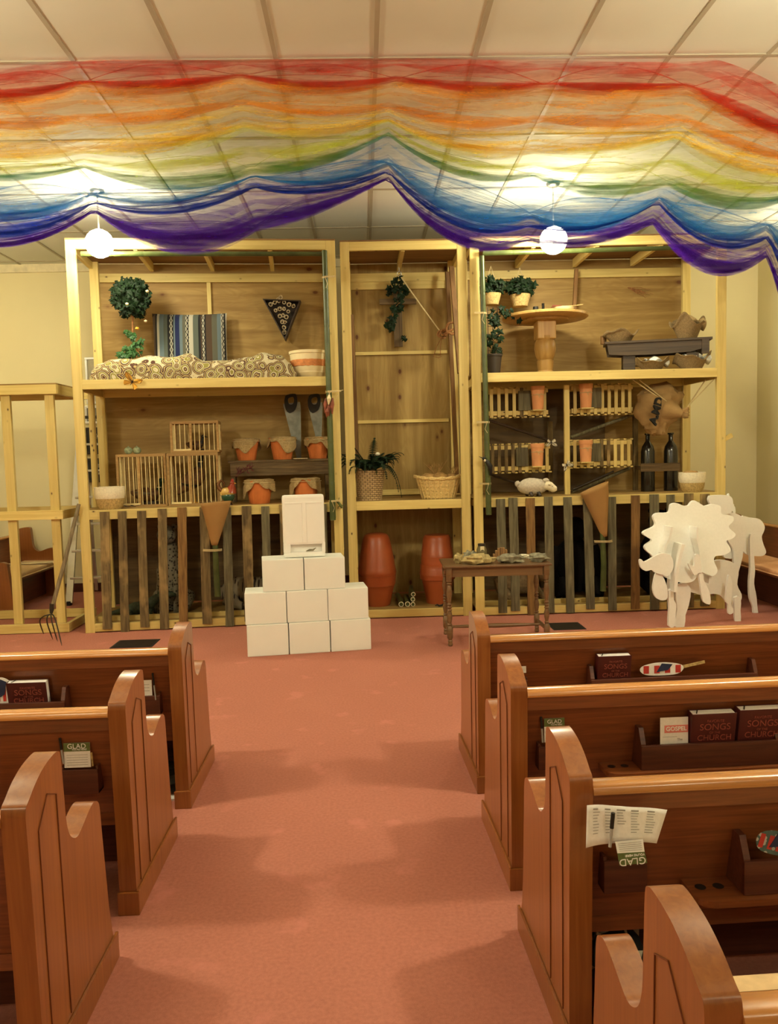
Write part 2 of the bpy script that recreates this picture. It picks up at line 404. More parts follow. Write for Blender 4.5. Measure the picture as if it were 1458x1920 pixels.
def openpath(pts, n=6):
    out = []; m = len(pts); V = [Vector(p) for p in pts]
    for i in range(m-1):
        p0, p1, p2, p3 = V[max(i-1, 0)], V[i], V[i+1], V[min(i+2, m-1)]
        for k in range(n):
            t = k/n; out.append(.5*((2*p1)+(p2-p0)*t+(2*p0-5*p1+4*p2-p3)*t*t+(3*p1-p0-3*p2+p3)*t*t*t))
    out.append(V[-1]); return out

# ------------------------------------------------------------------ room shell
XL, XR, YB, YF = -5.3, 5.05, 10.15, -8.5
def struct(name, mb, mat): return mb.build(name, mat, kind='structure')
struct('floor', MB().box((XL, YF, -.1), (XR, YB, 0)), carpetM)
struct('ceiling', MB().box((XL, YF, CEIL), (XR, YB, CEIL+.1)), tileM)
struct('wall_back', MB().box((XL, YB, 0), (XR, YB+.1, CEIL)), wallM)
struct('wall_left', MB().box((XL-.1, YF, 0), (XL, YB, CEIL)), wallM)
struct('wall_right', MB().box((XR, YF, 0), (XR+.1, YB, CEIL)), wallM)
struct('wall_rear', MB().box((XL, YF-.1, 0), (XR, YF, CEIL)), wallM)
cr = MB()
cr.box((XL, YB-.03, CEIL-.10), (XR, YB, CEIL), .004); struct('trim_1', cr, plain('crown_paint', (.78, .69, .46), .7))
struct('baseboard_back', MB().box((XL, YB-.018, 0), (XR, YB, .11), .004), oakD)
g = MB()
for k in range(-12, 5):
    y = 5.10+1.22*k
    if YF < y < YB: g.box((XL, y-.014, CEIL-.007), (XR, y+.014, CEIL))
struct('trim_2', g, tbarM)
g = MB()
for k in range(-9, 9):
    x = .145+.61*k
    if XL < x < XR: g.box((x-.014, YF, CEIL-.006), (x+.014, YB, CEIL))
struct('trim_3', g, tbarM)

# ------------------------------------------------------------------ lamps
RG = .125
def bulb_mat(wt):
    m, nt, b = newmat('glowing_globe'); b.inputs['Base Color'].default_value = (.9, .88, .8, 1)
    b.inputs['Emission Color'].default_value = (*LIGHTC, 1); b.inputs['Emission Strength'].default_value = wt/(4*pi*pi*RG*RG); return m
def lamp(i, x, y, z, wt):
    side = 'left' if x < 0 else 'right'
    if i > 7: where = 'unseen past the left picture edge, added to brighten the back wall' if x < 0 else 'unseen past the right picture edge, added to brighten the back wall'
    else: where = f"over the {side} pews, {['', 'level with the second row', 'just behind the camera', 'far behind the camera'][i//2]}"
    t = thing('pendant_lamp', f'glowing white globe lamp hanging in front of the plywood shelves on the {side}' if i < 2 else f'glowing globe lamp hanging {where}', 'lamp', (x, y, CEIL), group='globe lamps hanging from the ceiling')
    MB().lathe([(.0, -.035), (.04, -.033), (.062, -.015), (.065, -.001)], seg=24).build('ceiling_plate', metal, t)
    MB().tube([(0, 0, -.03), (0, 0, z-CEIL+.12)], .008).build('stem', metal, t)
    MB().blob((0, 0, z-CEIL), (RG, RG, RG), 20).build('globe', bulb_mat(wt), t)
for i, L in enumerate(LAMPS): lamp(i, *L)

# ------------------------------------------------------------------ pews
# local frame: x along the pew away from the aisle (times sd), y forward to the stage, z up; origin under the aisle end's rear foot
def pew_profile(inset=0.0):
    pts = [(0, 0), (-.012, .4), (-.028, .765), (-.022, .79), (.0, .803), (.04, .826), (.085, .843), (.130, .852), (.175, .855), (.200, .850), (.214, .83),
           (.222, .72), (.228, .64), (.245, .592), (.275, .565), (.31, .555), (.355, .567), (.405, .585), (.45, .592), (.485, .58), (.502, .55), (.512, .45), (.54, .2), (.585, 0)]
    return pts
def make_pew(label, x0, y0, sd, L, rz=0, group=None, trays=(), pockets=(), cushmat=None, nm='church_pew'):
    t = thing(nm, label, 'pew', (x0, y0, 0), rz, group)
    T = .062
    def xr(a, b): return (min(sd*a, sd*b), max(sd*a, sd*b))
    prof = [(p.x, p.y) for p in openpath(pew_profile()[2:-1], 4)]; prof = [(0, 0), (-.012, .4)]+prof+[(.585, 0)]
    for k, xs in enumerate((0, L)):
        m = MB(); a = sd*xs; d = sd*T*(1 if k == 0 else -1)
        m.prism([(a, y, z) for y, z in prof], (d, 0, 0), smooth=True)
        o = m.build('end_panel', oakZ, t)
        bv = o.modifiers.new('bevel', 'BEVEL'); bv.width = .006; bv.segments = 2; bv.limit_method = 'ANGLE'; bv.angle_limit = radians(60)
        q = MB(); e = -sd*.004 if k == 0 else sd*.004              # routed groove lines on the aisle face
        def gr(p, r_): q.bar((a+e*.2, p[0], p[1]), (a+e*.2, r_[0], r_[1]), .0026, .004, up=(1, 0, 0))
        gr((.055, .10), (.04, .70)); gr((.04, .70), (.105, .77)); gr((.105, .77), (.165, .745)); gr((.165, .745), (.185, .10))
        q.build('groove', grooveM, o)
        b = MB(); lo, hi = (min(a, a-sd*.010), max(a, a-sd*.010)) if k == 0 else (min(a, a+sd*.01), max(a, a+sd*.01))
        b.box((lo, -.008, 0), (hi, .59, .09), .003); lo2, hi2 = xr(xs-.01, xs+T+.006) if k == 0 else xr(xs-T-.006, xs+.01)
        b.box((lo2, -.012, 0), (hi2, .0, .085), .003)
        b.build('base_trim', oakZ, o)
    a, b_ = xr(T, L-T)
    m = MB()                                                       # leaning back, seen from behind
    m.prism([(a, .0, .70), (a, .028, .70), (a, .115, .335), (a, .087, .335)], (b_-a, 0, 0))
    m.build('back_panel', oakX, t)
    m = MB(); m.prism([(a, .082, .345), (a, .110, .345), (a, .118, .300), (a, .080, .30)], (b_-a, 0, 0)); m.build('lower_rail', oakX, t)
    m = MB(); m.prism([(a, -.014, .69), (a, -.020, .742), (a, .02, .742), (a, .03, .69)], (b_-a, 0, 0)); m.build('rail_board', oakX, t)
    pr_ = smoothpoly([(-.030, .742), (-.034, .757), (-.022, .770), (.012, .772), (.032, .758), (.030, .742)], 4)
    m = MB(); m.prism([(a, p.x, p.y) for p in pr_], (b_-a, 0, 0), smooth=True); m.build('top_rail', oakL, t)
    m = MB(); m.box((a, .10, .365), (b_, .53, .39), .004); m.build('seat', oakX, t)
    m = MB()
    cp = smoothpoly([(.135, .392), (.135, .44), (.16, .447), (.48, .44), (.53, .43), (.535, .40), (.52, .392)], 3)
    m.prism([(a+.004, p.x, p.y) for p in cp], (b_-a-.008, 0, 0), smooth=True); m.build('cushion', cushmat or cushM, t)
    m = MB(); m.bar((a, .35, .18), (b_, .35, .18), .03, .3); m.build('seat_brace', oakD, t)
    # the slanted back: y of the rear face at height z
    fy = lambda z: .087*(.70-z)/.365
    for (u0, u1) in pockets:
        p0, p1 = xr(u0, u1)
        m = MB(); m.box((p0, fy(.50)-.048, .455), (p1, fy(.50)-.038, .545), .002)
        m.box((p0, fy(.50)-.042, .455), (p0+.008, fy(.52)+.01, .555)); m.box((p1-.008, fy(.50)-.042, .455), (p1, fy(.52)+.01, .555)); m.box((p0, fy(.50)-.042, .455), (p1, fy(.47), .463))
        m.build('card_pocket', oakD, t)
    for (u0, u1) in trays:
        p0, p1 = xr(u0, u1); e0, e1 = xr(u0-.13, u1+.13)
        zb = .44; yf = fy(zb)
        m = MB(); m.box((p0, yf-.105, zb+.012), (p1, yf-.090, zb+.105), .003)
        m.prism([(p0, yf-.1, zb+.012), (p0, yf+.01, zb+.012), (p0, yf-.04, zb+.165), (p0, yf-.075, zb+.165), (p0, yf-.1, zb+.11)], (.018, 0, 0))
        m.prism([(p1-.018, yf-.1, zb+.012), (p1-.018, yf+.01, zb+.012), (p1-.018, yf-.04, zb+.165), (p1-.018, yf-.075, zb+.165), (p1-.018, yf-.1, zb+.11)], (.018, 0, 0))
        m.build('book_rack', oakD, t)
        m = MB(); cc = []
        for (sx, cx, ea) in ((-1, e0, 0), (1, e1, 1)):
            for k in range(7):
                an = (pi+pi/2*k/6) if sx < 0 else (1.5*pi+pi/2*k/6)
                cc.append((cx-sx*.05+.05*cos(an), yf-.075+.05*sin(an)))
        cc += [(e1, yf+.01), (e0, yf+.01)]
        m.prism([(x, y, zb-.006) for x, y in cc], (0, 0, .018))
        tr = m.build('cup_tray', oakX, t)
        for cx in (e0+.035, e0+.085, e1-.085, e1-.035):
            m = MB(); m.lathe([(.0, .0126), (.015, .0127)], (cx, yf-.05, zb), 20); m.build('cup_hole', black, tr)
    return t, fy
GP = 'church pews facing the stage'
XA_L, XA_R = -.865, .515
def px2u(px, Y, x0, sd): return (S(px, Y, .5).x-x0)*sd
RZR, RZL = .030, 0.0
rows_R = [(3.745, 'front pew right of the aisle, one maroon songbook and a flag fan in it'),
          (2.885, 'second pew right of the aisle, holding two maroon songbooks and a pink gospel leaflet'),
          (2.045, 'third pew right of the aisle with an unfolded bulletin over its card pocket'),
          (1.19, 'nearest pew right of the aisle, cut off at the lower right corner')]
rows_L = [(3.705, 'front pew left of the aisle, a maroon songbook in its rack'),
          (2.83, 'second pew left of the aisle with a green topped card in its pocket'),
          (1.99, 'nearest pew left of the aisle, its end cut off by the left picture edge')]
PEWS = {}
def U(px, y, sd, x0, rz=0): return (S(px, y, .5).x-x0)*sd
for i, (y, lb) in enumerate(rows_R):
    x0 = XA_R+[0, 0, 0, -.012][i]
    tr, pk = [], []
    if i == 0: tr = [(U(1105, y, 1, x0), U(1420, y, 1, x0))]; pk = [(U(965, y, 1, x0), U(990, y, 1, x0))]
    if i == 1: tr = [(U(1197, y, 1, x0), U(1460, y, 1, x0))]; pk = [(U(1010, y, 1, x0), U(1062, y, 1, x0))]
    if i == 2: tr = [(U(1385, y, 1, x0), U(1385, y, 1, x0)+.5)]; pk = [(U(1133, y, 1, x0), U(1215, y, 1, x0))]
    PEWS['R%d' % i] = make_pew(lb, x0, y, 1, 4.1, RZR, GP, tr, pk, cushM if i < 3 else cushL)+(x0, y, 1, RZR)
for i, (y, lb) in enumerate(rows_L):
    x0 = XA_L
    tr, pk = [], []
    if i == 0: tr = [(U(128, y, -1, x0), U(128, y, -1, x0)+.55)]; pk = [(U(300, y, -1, x0), U(255, y, -1, x0))]
    if i == 1: pk = [(U(184, y, -1, x0), U(115, y, -1, x0))]
    PEWS['L%d' % i] = make_pew(lb, x0, y, -1, 4.0, RZL, GP, tr, pk)+(x0, y, -1, RZL)
# pews standing sideways along the walls beyond the shelves
make_pew('brown pew standing sideways behind the low stud frame at the far left', -4.32, 9.98, 1, 1.40, -pi/2, None, (), (), cushL)
make_pew('brown pew standing sideways at the right wall behind the white foam animals', 4.45, 9.3, -1, 3.0, pi/2, None, (), (), cushM)

# ------------------------------------------------------------------ plywood shelf units
def unit(name_label, x0, y0, rz, W, D=.95, H=3.70, ply=plyX, shelves=(1.18, 2.41), fascia=.09, slats=None, slatz=(.02, 1.17), joists=3, bottom=.085, sidestud=(), backbat=(), inset=True, tall=None, backz=.1):
    t = thing('plywood_shelf_unit', name_label, 'shelf unit', (x0, y0, 0), rz)
    s = .089; q = .038
    for (x, y) in ((0, 0), (W-s, 0), (0, D-s), (W-s, D-s)):
        MB().box((x, y, 0 if y == 0 else .01), (x+s, y+q*1.2, H), .003).build('post', pineZ, t)
    MB().box((s, .002, H-.085), (W-s, .04, H), .003).build('top_rail', pineX, t)
    MB().box((0, q, H-.075), (q, D, H-.002), .003).build('top_rail', pineY, t)
    MB().box((W-q, q, H-.075), (W, D, H-.002), .003).build('top_rail', pineY, t)
    MB().box((s, D-.04, H-.20), (W-s, D-.002, H-.11), .003).build('top_rail', pineX, t)
    MB().box((0, .0, H+.001), (W, D, H+.013)).build('roof_panel', roofM, t)
    for k in range(joists):
        x = W*(k+1)/(joists+1)
        MB().box((x-.019, .04, H-.09), (x+.019, D-.04, H-.002), .003).build('joist', pineY, t)
    MB().box((.02, D, 1.16), (W-.02, D+.012, H-.005)).build('back_panel', ply, t)
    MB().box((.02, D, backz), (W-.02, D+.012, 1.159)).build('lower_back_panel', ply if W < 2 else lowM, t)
    for k, z in enumerate(shelves):
        MB().box((.003, .04, z-.014), (W-.003, D-.002, z)).build('shelf_board', plyX, t)
        MB().box((s, .001, z-fascia), (W-s, .039, z-.0005), .003).build('shelf_rail', pineX, t)
        MB().box((s, D-.085, z-.105), (W-s, D-.047, z-.015), .003).build('shelf_rail', pineX, t)
        for x in (q+.003, W-2*q): MB().box((x, .04, z-.10), (x+.035, D-.09, z-.015), .003).build('shelf_rail', pineY, t)
    MB().box((s, .001, bottom-.075), (W-s, .039, bottom), .003).build('bottom_rail', pineX, t)
    if W > 2: MB().box((s, .12, bottom-.045), (W-s, .155, bottom+.045), .003).build('bottom_rail', pineX, t)
    MB().box((.003, .04, bottom-.012), (W-.003, D-.002, bottom)).build('shelf_board', plyX, t)
    for (x, y, z0, z1) in sidestud: MB().box((x, y, z0), (x+.05, y+.07, z1), .003).build('stud', pineZ, t)
    for (xa, xb, za, zb) in backbat: MB().box((xa, D-.030, za), (xb, D-.001, zb), .002).build('batten', pineX if xb-xa > zb-za else pineZ, t)
    if slats:
        for (xt, xb, mt, dz) in slats:
            m = MB(); w2 = .042+random.uniform(-.003, .004); z0 = slatz[0]+random.uniform(-.01, .03)+dz; z1 = slatz[1]+random.uniform(-.01, .012)
            n = 8; L_, R_ = [], []
            for j in range(n+1):
                f = j/n; x = xb+(xt-xb)*f; L_.append((x-w2+random.uniform(-.002, .002), -.022, z0+(z1-z0)*f)); R_.append((x+w2+random.uniform(-.002, .002), -.022, z0+(z1-z0)*f))
            m.prism(L_+R_[::-1], (0, .020, 0)); m.build('slat', mt, t)
    return t
LX0, LY0, LRZ, LW = -2.705, 7.66, radians(4.6), 2.50
def YL(px, d=0): return LY0+(px-160)/486*.20+d*1.0
def lxl(px, z): # local x on the left unit's front for pixel px and height z
    p = S(px, YL(px), z); return (p.x-LX0)*cos(LRZ)+(p.y-LY0)*sin(LRZ)
ls = []
for xt, xb, c in ((196, 202, slatB), (229, 235, slatB), (265, 272, slatB), (304, 309, slatB), (341, 345, slatO), (383, 389, slatB), (425, 431, slatG), (462, 468, slatB), (497, 503, slatG), (532, 538, slatB), (568, 573, slatB), (603, 608, slatG)):
    ls.append((lxl(xt, 1.17), lxl(xb, .03), c if c is not slatO else slatO, random.uniform(-.02, .02)))
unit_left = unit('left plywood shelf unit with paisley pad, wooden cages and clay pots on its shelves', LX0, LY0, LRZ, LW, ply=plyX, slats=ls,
     sidestud=((.02, .45, 1.18, 2.31),), backbat=((1.18, 1.22, 3.08, 3.5),))
CX0, CY0, CW = -.170, 7.915, 1.225
unit_mid = unit('narrow middle plywood shelf unit holding the cross, fern and terracotta stacks', CX0, CY0, 0, CW, ply=plyZ, shelves=(1.18,), joists=1, D=.92,
     backbat=((.06, 1.16, 3.42, 3.50), (.10, 1.12, 2.72, 2.755), (.10, 1.12, 1.98, 2.015), (.06, 1.16, 1.19, 1.25)))
RX0, RY0, RW = 1.085, 7.87, 2.52
rs_ = []
for xt, xb, c in ((938, 942, slatG), (961, 966, slatG), (993, 997, slatO), (1027, 1031, slatG), (1063, 1069, slatG), (1100, 1106, slatG), (1146, 1147, slatG), (1190, 1190, slatO), (1225, 1226, slatG), (1256, 1257, slatG), (1290, 1291, slatB), (1320, 1320, slatB)):
    rs_.append((S(xt, RY0, 1.17).x-RX0, S(xb, RY0, .03).x-RX0, c, random.uniform(-.01, .01)))
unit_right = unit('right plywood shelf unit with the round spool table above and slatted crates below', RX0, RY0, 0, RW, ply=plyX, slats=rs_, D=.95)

# low stud frame at the far left
def frame():
    t = thing('stud_frame', 'half height open pine stud frame beside the left shelf unit', 'wooden frame', (-4.9, 7.72, 0), 0)
    W, D, H = 2.02, .80, 2.38
    wx = lambda px, z: S(px, 7.72, z).x+4.9
    MB().box((0, 0, H-.09), (W, .04, H), .003).build('top_rail', pineX, t)
    MB().box((0, D-.04, H-.09), (W+.04, D, H), .003).build('top_rail', pineX, t)
    MB().box((W-.04, .04, H-.09), (W, D-.04, H), .003).build('top_rail', pineY, t)
    MB().box((0, 0, H), (W, D, H+.012)).build('top_board', plyX, t)
    MB().box((0, 0, 1.10), (W, .04, 1.185), .003).build('middle_rail', pineX, t)
    MB().box((0, D-.04, 1.10), (W, D, 1.185), .003).build('middle_rail', pineX, t)
    MB().box((W-.04, .04, 1.10), (W, D-.04, 1.185), .003).build('middle_rail', pineY, t)
    MB().box((0, 0, .005), (W, .04, .09), .003).build('bottom_rail', pineX, t)
    MB().box((0, D-.04, .005), (W, D, .09), .003).build('bottom_rail', pineX, t)
    MB().box((W-.04, .04, .005), (W, D-.04, .09), .003).build('bottom_rail', pineY, t)
    for x in (W-.13, wx(12, 1.7)-.04, .12):
        MB().box((x, .041, .09), (x+.085, .08, H-.09), .003).build('stud', pineZ, t)
    MB().box((.5, D-.08, .09), (.585, D-.041, H-.09), .003).build('stud', pineZ, t)
frame()

# ------------------------------------------------------------------ front of the aisle: wrapped boxes, foam lid, side table, vents
BR = radians(7.2); bx0, by0 = -1.0, 6.535
def bpos(u, d=0): return (bx0+u*cos(BR)-d*sin(BR), by0+u*sin(BR)+d*cos(BR))
bm_ = MB(); bm_.box((-.1695, 0, 0), (.1695, .30, .264), .007)
me_box = None
labs = [('white paper wrapped box, left end of the bottom row', 0, 0), ('white paper wrapped box, middle of the bottom row', .346, 0), ('white paper wrapped box, right end of the bottom row', .692, 0),
        ('white paper wrapped box, left of the three in the second row', -.008, 1), ('white paper wrapped box, middle of the three in the second row', .336, 1), ('white paper wrapped box, right of the three in the second row', .678, 1),
        ('white paper wrapped box, left of the pair under the white foam lid', .145, 2), ('white paper wrapped box, right of the pair under the white foam lid', .49, 2)]
for k, (lb, u, r_) in enumerate(labs):
    q = bpos(u+.1725, .0+.012*r_)
    t = thing('wrapped_box', lb, 'box', (q[0], q[1], r_*.2655), BR+random.uniform(-.012, .012), 'white wrapped boxes stacked in a pyramid')
    o = bm_.build('box_body', white, t) if k == 0 else None
    if k == 0: me_box = o.data; proto = o
    else:
        o = proto.copy(); COL.objects.link(o); o.parent = t
    fl = MB(); fl.grid(lambda a, b: (-.165+.33*a, -.0012-.0022*abs(mnoise.noise(Vector((a*5+k, b*4, k)))), .02+.22*b), 14, 10)
    fl.build('paper_fold', white, t)
q = bpos(.335+.17, .09)
t = thing('foam_cooler_lid', 'white foam lid standing upright on top of the box pyramid', 'lid', (q[0], q[1], 3*.2655+.001), BR)
lw, lh, ld_ = .35, .525, .085
m = MB(); m.box((-lw/2, 0, 0), (lw/2, ld_, .045), .02); m.box((-lw/2, 0, .105), (lw/2, ld_, lh), .022)
m.box((-lw/2, 0, .03), (-lw/2+.06, ld_, .13), .015); m.box((lw/2-.03, 0, .03), (lw/2, ld_, .13), .012); m.box((-lw/2+.04, .05, .03), (lw/2-.02, ld_, .12))
m.build('lid_body', plastic_w, t)
m = MB(); m.box((-.013, -.006, .12), (.022, .01, lh-.06), .004); m.box((-lw/2+.015, -.004, lh-.075), (lw/2-.015, .01, lh-.06), .003); m.build('raised_rib', plastic_w, t)
q2 = bpos(.335+.22, .09)
m = MB(); m.tube([(-.04, .0, .004), (-.01, 0, .012), (.02, 0, .012), (.045, 0, .03)], [.003, .009, .008, .002], 8)
tag(m.build('leaf_scrap', stoneG), 'small grey scrap lying in the window of the white foam lid', 'leaf', loc=(q2[0], q2[1]+.01, 3*.2655+.047), rz=BR)

# side table
def turned(mb, x, y, H=.60):
    prof = [(.0, 0), (.016, 0), (.022, .012), (.017, .03), (.021, .045), (.015, .055), (.024, .07), (.026, .16), (.014, .175), (.022, .185), (.014, .195), (.021, .23), (.024, .26), (.015, .30),
            (.022, .31), (.014, .32), (.022, .335), (.013, .345), (.021, .36), (.014, .37), (.017, .40), (.026, .455), (.018, .515), (.014, .525), (.023, .535), (.014, .545), (.023, .555), (.023, .60)]
    mb.lathe(prof, (x, y, 0), 16)
tw, td, th_ = .86, .44, .69
p = G(850, 1210)
t = thing('side_table', 'small brown side table with turned legs, stones on its top', 'table', (p.x-.03, p.y-.02, 0), -.02)
m = MB(); m.box((-.045, -.035, th_-.02), (tw+.01, td+.035, th_), .006); m.build('table_top', tableM, t)
m = MB(); m.box((.03, .0, th_-.10), (tw-.065, .018, th_-.02)); m.box((.03, td-.018, th_-.10), (tw-.065, td, th_-.02)); m.box((0, .03, th_-.10), (.018, td-.03, th_-.02)); m.box((tw-.05, .03, th_-.10), (tw-.032, td-.03, th_-.02)); m.build('apron', tableM, t)
for (x, y) in ((.0, .0), (tw-.035, 0), (0, td), (tw-.035, td)):
    m = MB(); xx = x+.0; yy = y; turned(m, xx, yy); m.box((xx-.023, yy-.023, .59), (xx+.023, yy+.023, th_-.02), .002); m.box((xx-.02, yy-.02, .085), (xx+.02, yy+.02, .15), .003); m.build('leg', tableM, t)
for x in (0, tw-.035):
    m = MB(); m.tube([(x, .02, .118), (x, .1, .118), (x, td/2, .118), (x, td-.1, .118), (x, td-.02, .118)], [.010, .014, .019, .014, .010], 10); m.build('stretcher', tableM, t)
m = MB(); m.tube([(0, td/2, .118), (.15, td/2, .118), (tw/2, td/2, .118), (tw-.19, td/2, .118), (tw-.035, td/2, .118)], [.010, .014, .02, .014, .010], 10); m.build('stretcher', tableM, t)
def stone(px, Yo, r, mat, label, seed, z=th_, sub=18, rz=0):
    s = S(px, p.y+Yo, z)
    r = (r[0], r[1], r[2]*1.35); m = MB(); m.blob((0, 0, r[2]*.92), r, sub, jit=.7, seed=seed)
    for i, v in enumerate(m.v):
        m.v[i] = (v[0], v[1], max(v[2], 0.0)) 
    return tag(m.build('rock', mat), label, 'rock', loc=(s.x, s.y, z), rz=rz)
stone(860, .10, (.040, .035, .030), stoneY, 'small pale yellow rock at the left end of the side table', 3)
stone(896, .05, (.125, .075, .030), stoneY, 'large flat tan rock at the front left of the side table', 5)
stone(880, .27, (.055, .04, .032), stoneG, 'brown crusted rock lying behind the large flat tan rock', 8)
stone(955, .05, (.110, .065, .028), stoneG, 'dark grey flat rock at the front middle of the side table', 9)
stone(982, .30, (.052, .035, .014), stoneW, 'small white flat pebble at the back of the side table', 12)
stone(1010, .07, (.078, .06, .028), stoneG, 'grey layered rock at the right end of the side table', 14)
s_ = S(940, p.y+.24, th_)
m = MB()
for k in range(7):
    x = -.075+k*.021; h = (.055, .085, .105, .11, .108, .09, .05)[k]
    m.box((x, -.02, 0), (x+.0195, .02, h), .004)
tag(m.build('petrified_wood', spotted('striped_bark', (.36, .19, .07), (.12, .06, .03), 40, .2, (3, 1, .1))), 'upright slab of striped brown fossil wood on the side table', 'rock', loc=tuple(s_))
s_ = S(903, p.y+.33, th_)
t = thing('glass_jar', 'small glass jar with a dark lid at the back of the side table', 'jar', tuple(s_))
MB().lathe([(0, 0), (.043, 0), (.046, .01), (.046, .085), (.032, .118), (.03, .128)], seg=24).build('jar_body', plain('murky_glass', (.16, .13, .06), .15, .6), t)
MB().lathe([(.034, .118), (.034, .138), (.0, .139)], seg=24).build('jar_lid', irondk, t)
MB().box((-.018, -.044, .075), (.018, -.034, .118), .006).build('paper_tag', cream, t)

# floor grilles
def vent(px, py, w_, d_, label):
    p_ = G(px, py); t = thing('floor_vent', label, 'vent', (p_.x, p_.y, 0))
    MB().box((0, 0, 0), (w_, d_, .004)).build('vent_frame', black, t)
    m = MB()
    for k in range(14): m.box((.02, .02+k*(d_-.04)/14, .004), (w_-.02, .028+k*(d_-.04)/14, .007))
    m.build('vent_louvre', irondk, t)
vent(205, 1216, .37, .30, 'black floor grille in the carpet before the left slats')
vent(1038, 1182, .30, .30, 'black floor grille in the carpet behind the front right pew')

# ------------------------------------------------------------------ pew contents
def on_pew(key, px, py, off=0.0):
    """pew-local frame of a point seen on the pew's back"""
    t, fy, x0, y0, sd, rz = PEWS[key]
    return P(px, py, y0+off+(S(px, y0, .5).x-x0)*sin(rz))
def songbook(px0, px1, pyt, key, label, dy=-.012, zb=.453, rz=0, open_=0):
    t_, fy, x0, y0, sd, prz = PEWS[key]
    cx = (px0+px1)/2; Y = y0+dy+(S(cx, y0, .5).x-x0)*sin(prz)
    a = P(px0, pyt, Y).x; b = P(px1, pyt, Y).x; W = b-a; c = S(cx, Y, .6)
    H = P(cx, pyt, Y).z-zb
    t = thing('songbook', label, 'book', (c.x, Y, zb), prz+rz, 'maroon songbooks in the pew racks')
    TH = .042; tilt = Matrix.Rotation(radians(9), 3, 'X')
    def put(m): m.v = [tuple(tilt @ Vector(v)) for v in m.v]; return m
    put(MB().box((-W/2, -.0, 0), (W/2, .003, H), .001).box((-W/2, TH-.003, 0), (W/2, TH, H), .001).box((-W/2, 0, 0), (-W/2+.003, TH, H))).build('cover', bookM, t)
    put(MB().box((-W/2+.003, .003, .003), (W/2-.004, TH-.003, H-.003))).build('pages', pagesM, t)
    m = MB(); 
    for tx, sz, z in (('FAVORITE', .012, .86), ('SONGS', .030, .74), ('OF THE', .010, .63), ('CHURCH', .026, .53)):
        text(m, tx, sz*W/.14, FACE, (0.005, -.0015, H*z))
    put(m).build('cover_lettering', goldt, t)
    m = MB(); m.bar((-W/2+.02, .01, H-.001), (-W/2+.035, TH-.005, H+.001), .004, .001); put(m).build('ribbon', black, t)
songbook(1117, 1180, 1226, 'R0', 'maroon songbook standing in the rack of the front right pew')
songbook(1290, 1374, 1332, 'R1', 'left maroon songbook of the pair in the second right pew')
songbook(1378, 1462, 1324, 'R1', 'right maroon songbook of the pair in the second right pew')
songbook(17, 91, 1276, 'L0', 'maroon songbook standing in the rack of the front left pew')
def card(key, px0, px1, py0, py1, label, nm='welcome_card', cat='card', kind='glad', dy=.008, rz=0, grp=None):
    t_, fy, x0, y0, sd, prz = PEWS[key]
    cx = (px0+px1)/2; Y = y0+dy+(S(cx, y0, .5).x-x0)*sin(prz)
    a = P(px0, py1, Y); b = P(px1, py0, Y); W = b.x-a.x; H = b.z-a.z
    t = thing(nm, label, cat, (a.x+W/2, Y, a.z), prz+rz, grp)
    MB().box((-W/2, 0, 0), (W/2, .0012, H)).build('paper', pagesM, t)
    if kind == 'glad':
        MB().box((-W/2, -.0008, H*.66), (W/2, 0, H)).build('green_header', greenc, t)
        m = MB(); text(m, 'GLAD', W*.27, FACE, (0, -.0014, H*.86)); text(m, "YOU'RE HERE!", W*.09, FACE, (W*.1, -.0014, H*.73)); m.build('header_lettering', pagesM, t)
        m = MB()
        for k in range(5): m.box((-W*.4, -.0006, H*(.1+.1*k)), (W*.4, 0, H*(.115+.1*k)))
        m.build('printed_lines', inkM, t)
    if kind == 'gospel':
        MB().box((-W*.35, -.0008, H*.45), (W*.5, 0, H*.72)).build('pink_banner', plain('pink_ink', (.75, .25, .22), .7), t)
        m = MB(); text(m, 'GOSPEL', W*.21, FACE, (W*.07, -.0014, H*.585), bold=.0005); m.build('banner_lettering', pagesM, t)
        m = MB(); text(m, 'The', W*.12, FACE, (W*.2, -.001, H*.2)); m.box((-W*.4, -.0006, H*.3), (W*.1, 0, H*.312)); m.build('printed_lines', inkM, t)
    if kind == 'plain':
        m = MB()
        for k in range(3): m.box((-W*.4, -.0006, H*(.3+.2*k)), (W*.35, 0, H*(.33+.2*k)))
        m.build('printed_lines', inkM, t)
def pen(key, px0, py0, px1, py1, label, dy=.004, capm=None, bodym=None, r=.0045):
    t_, fy, x0, y0, sd, prz = PEWS[key]; cx = (px0+px1)/2; Y = y0+dy+(S(cx, y0, .5).x-x0)*sin(prz)
    a = P(px0, py0, Y); b = P(px1, py1, Y-.002); c = a+(b-a)*.45
    t = thing('pen', label, 'pen', tuple(b)); L = lambda v: tuple(Vector(v)-b)
    m = MB(); m.tube([L(a), L(c)], r, 8); m.build('pen_cap', capm or black, t)
    m = MB(); m.tube([L(c), L(b)], r*.8, 8); m.build('pen_barrel', bodym or inkM, t)
card('L1', 121, 168, 1392, 1440, 'green topped card in the pocket of the second left pew')
pen('L1', 112, 1384, 119, 1432, 'black capped pen beside the card in the second left pew')
pen('L1', 171, 1411, 174, 1436, 'short tan pencil in the pocket of the second left pew', capm=straw, bodym=straw, r=.004)
card('L0', 255, 284, 1275, 1305, 'small white card in the pocket of the front left pew', kind='plain')
pen('L0', 286, 1262, 292, 1312, 'black pen in the pocket of the front left pew')
card('R1', 1020, 1058, 1346, 1392, 'green topped card in the pocket of the second right pew')
pen('R1', 1014, 1344, 1017, 1392, 'black capped pen beside the card in the second right pew')
pen('R1', 1066, 1361, 1067, 1396, 'short tan pencil in the pocket of the second right pew', capm=straw, bodym=straw, r=.004)
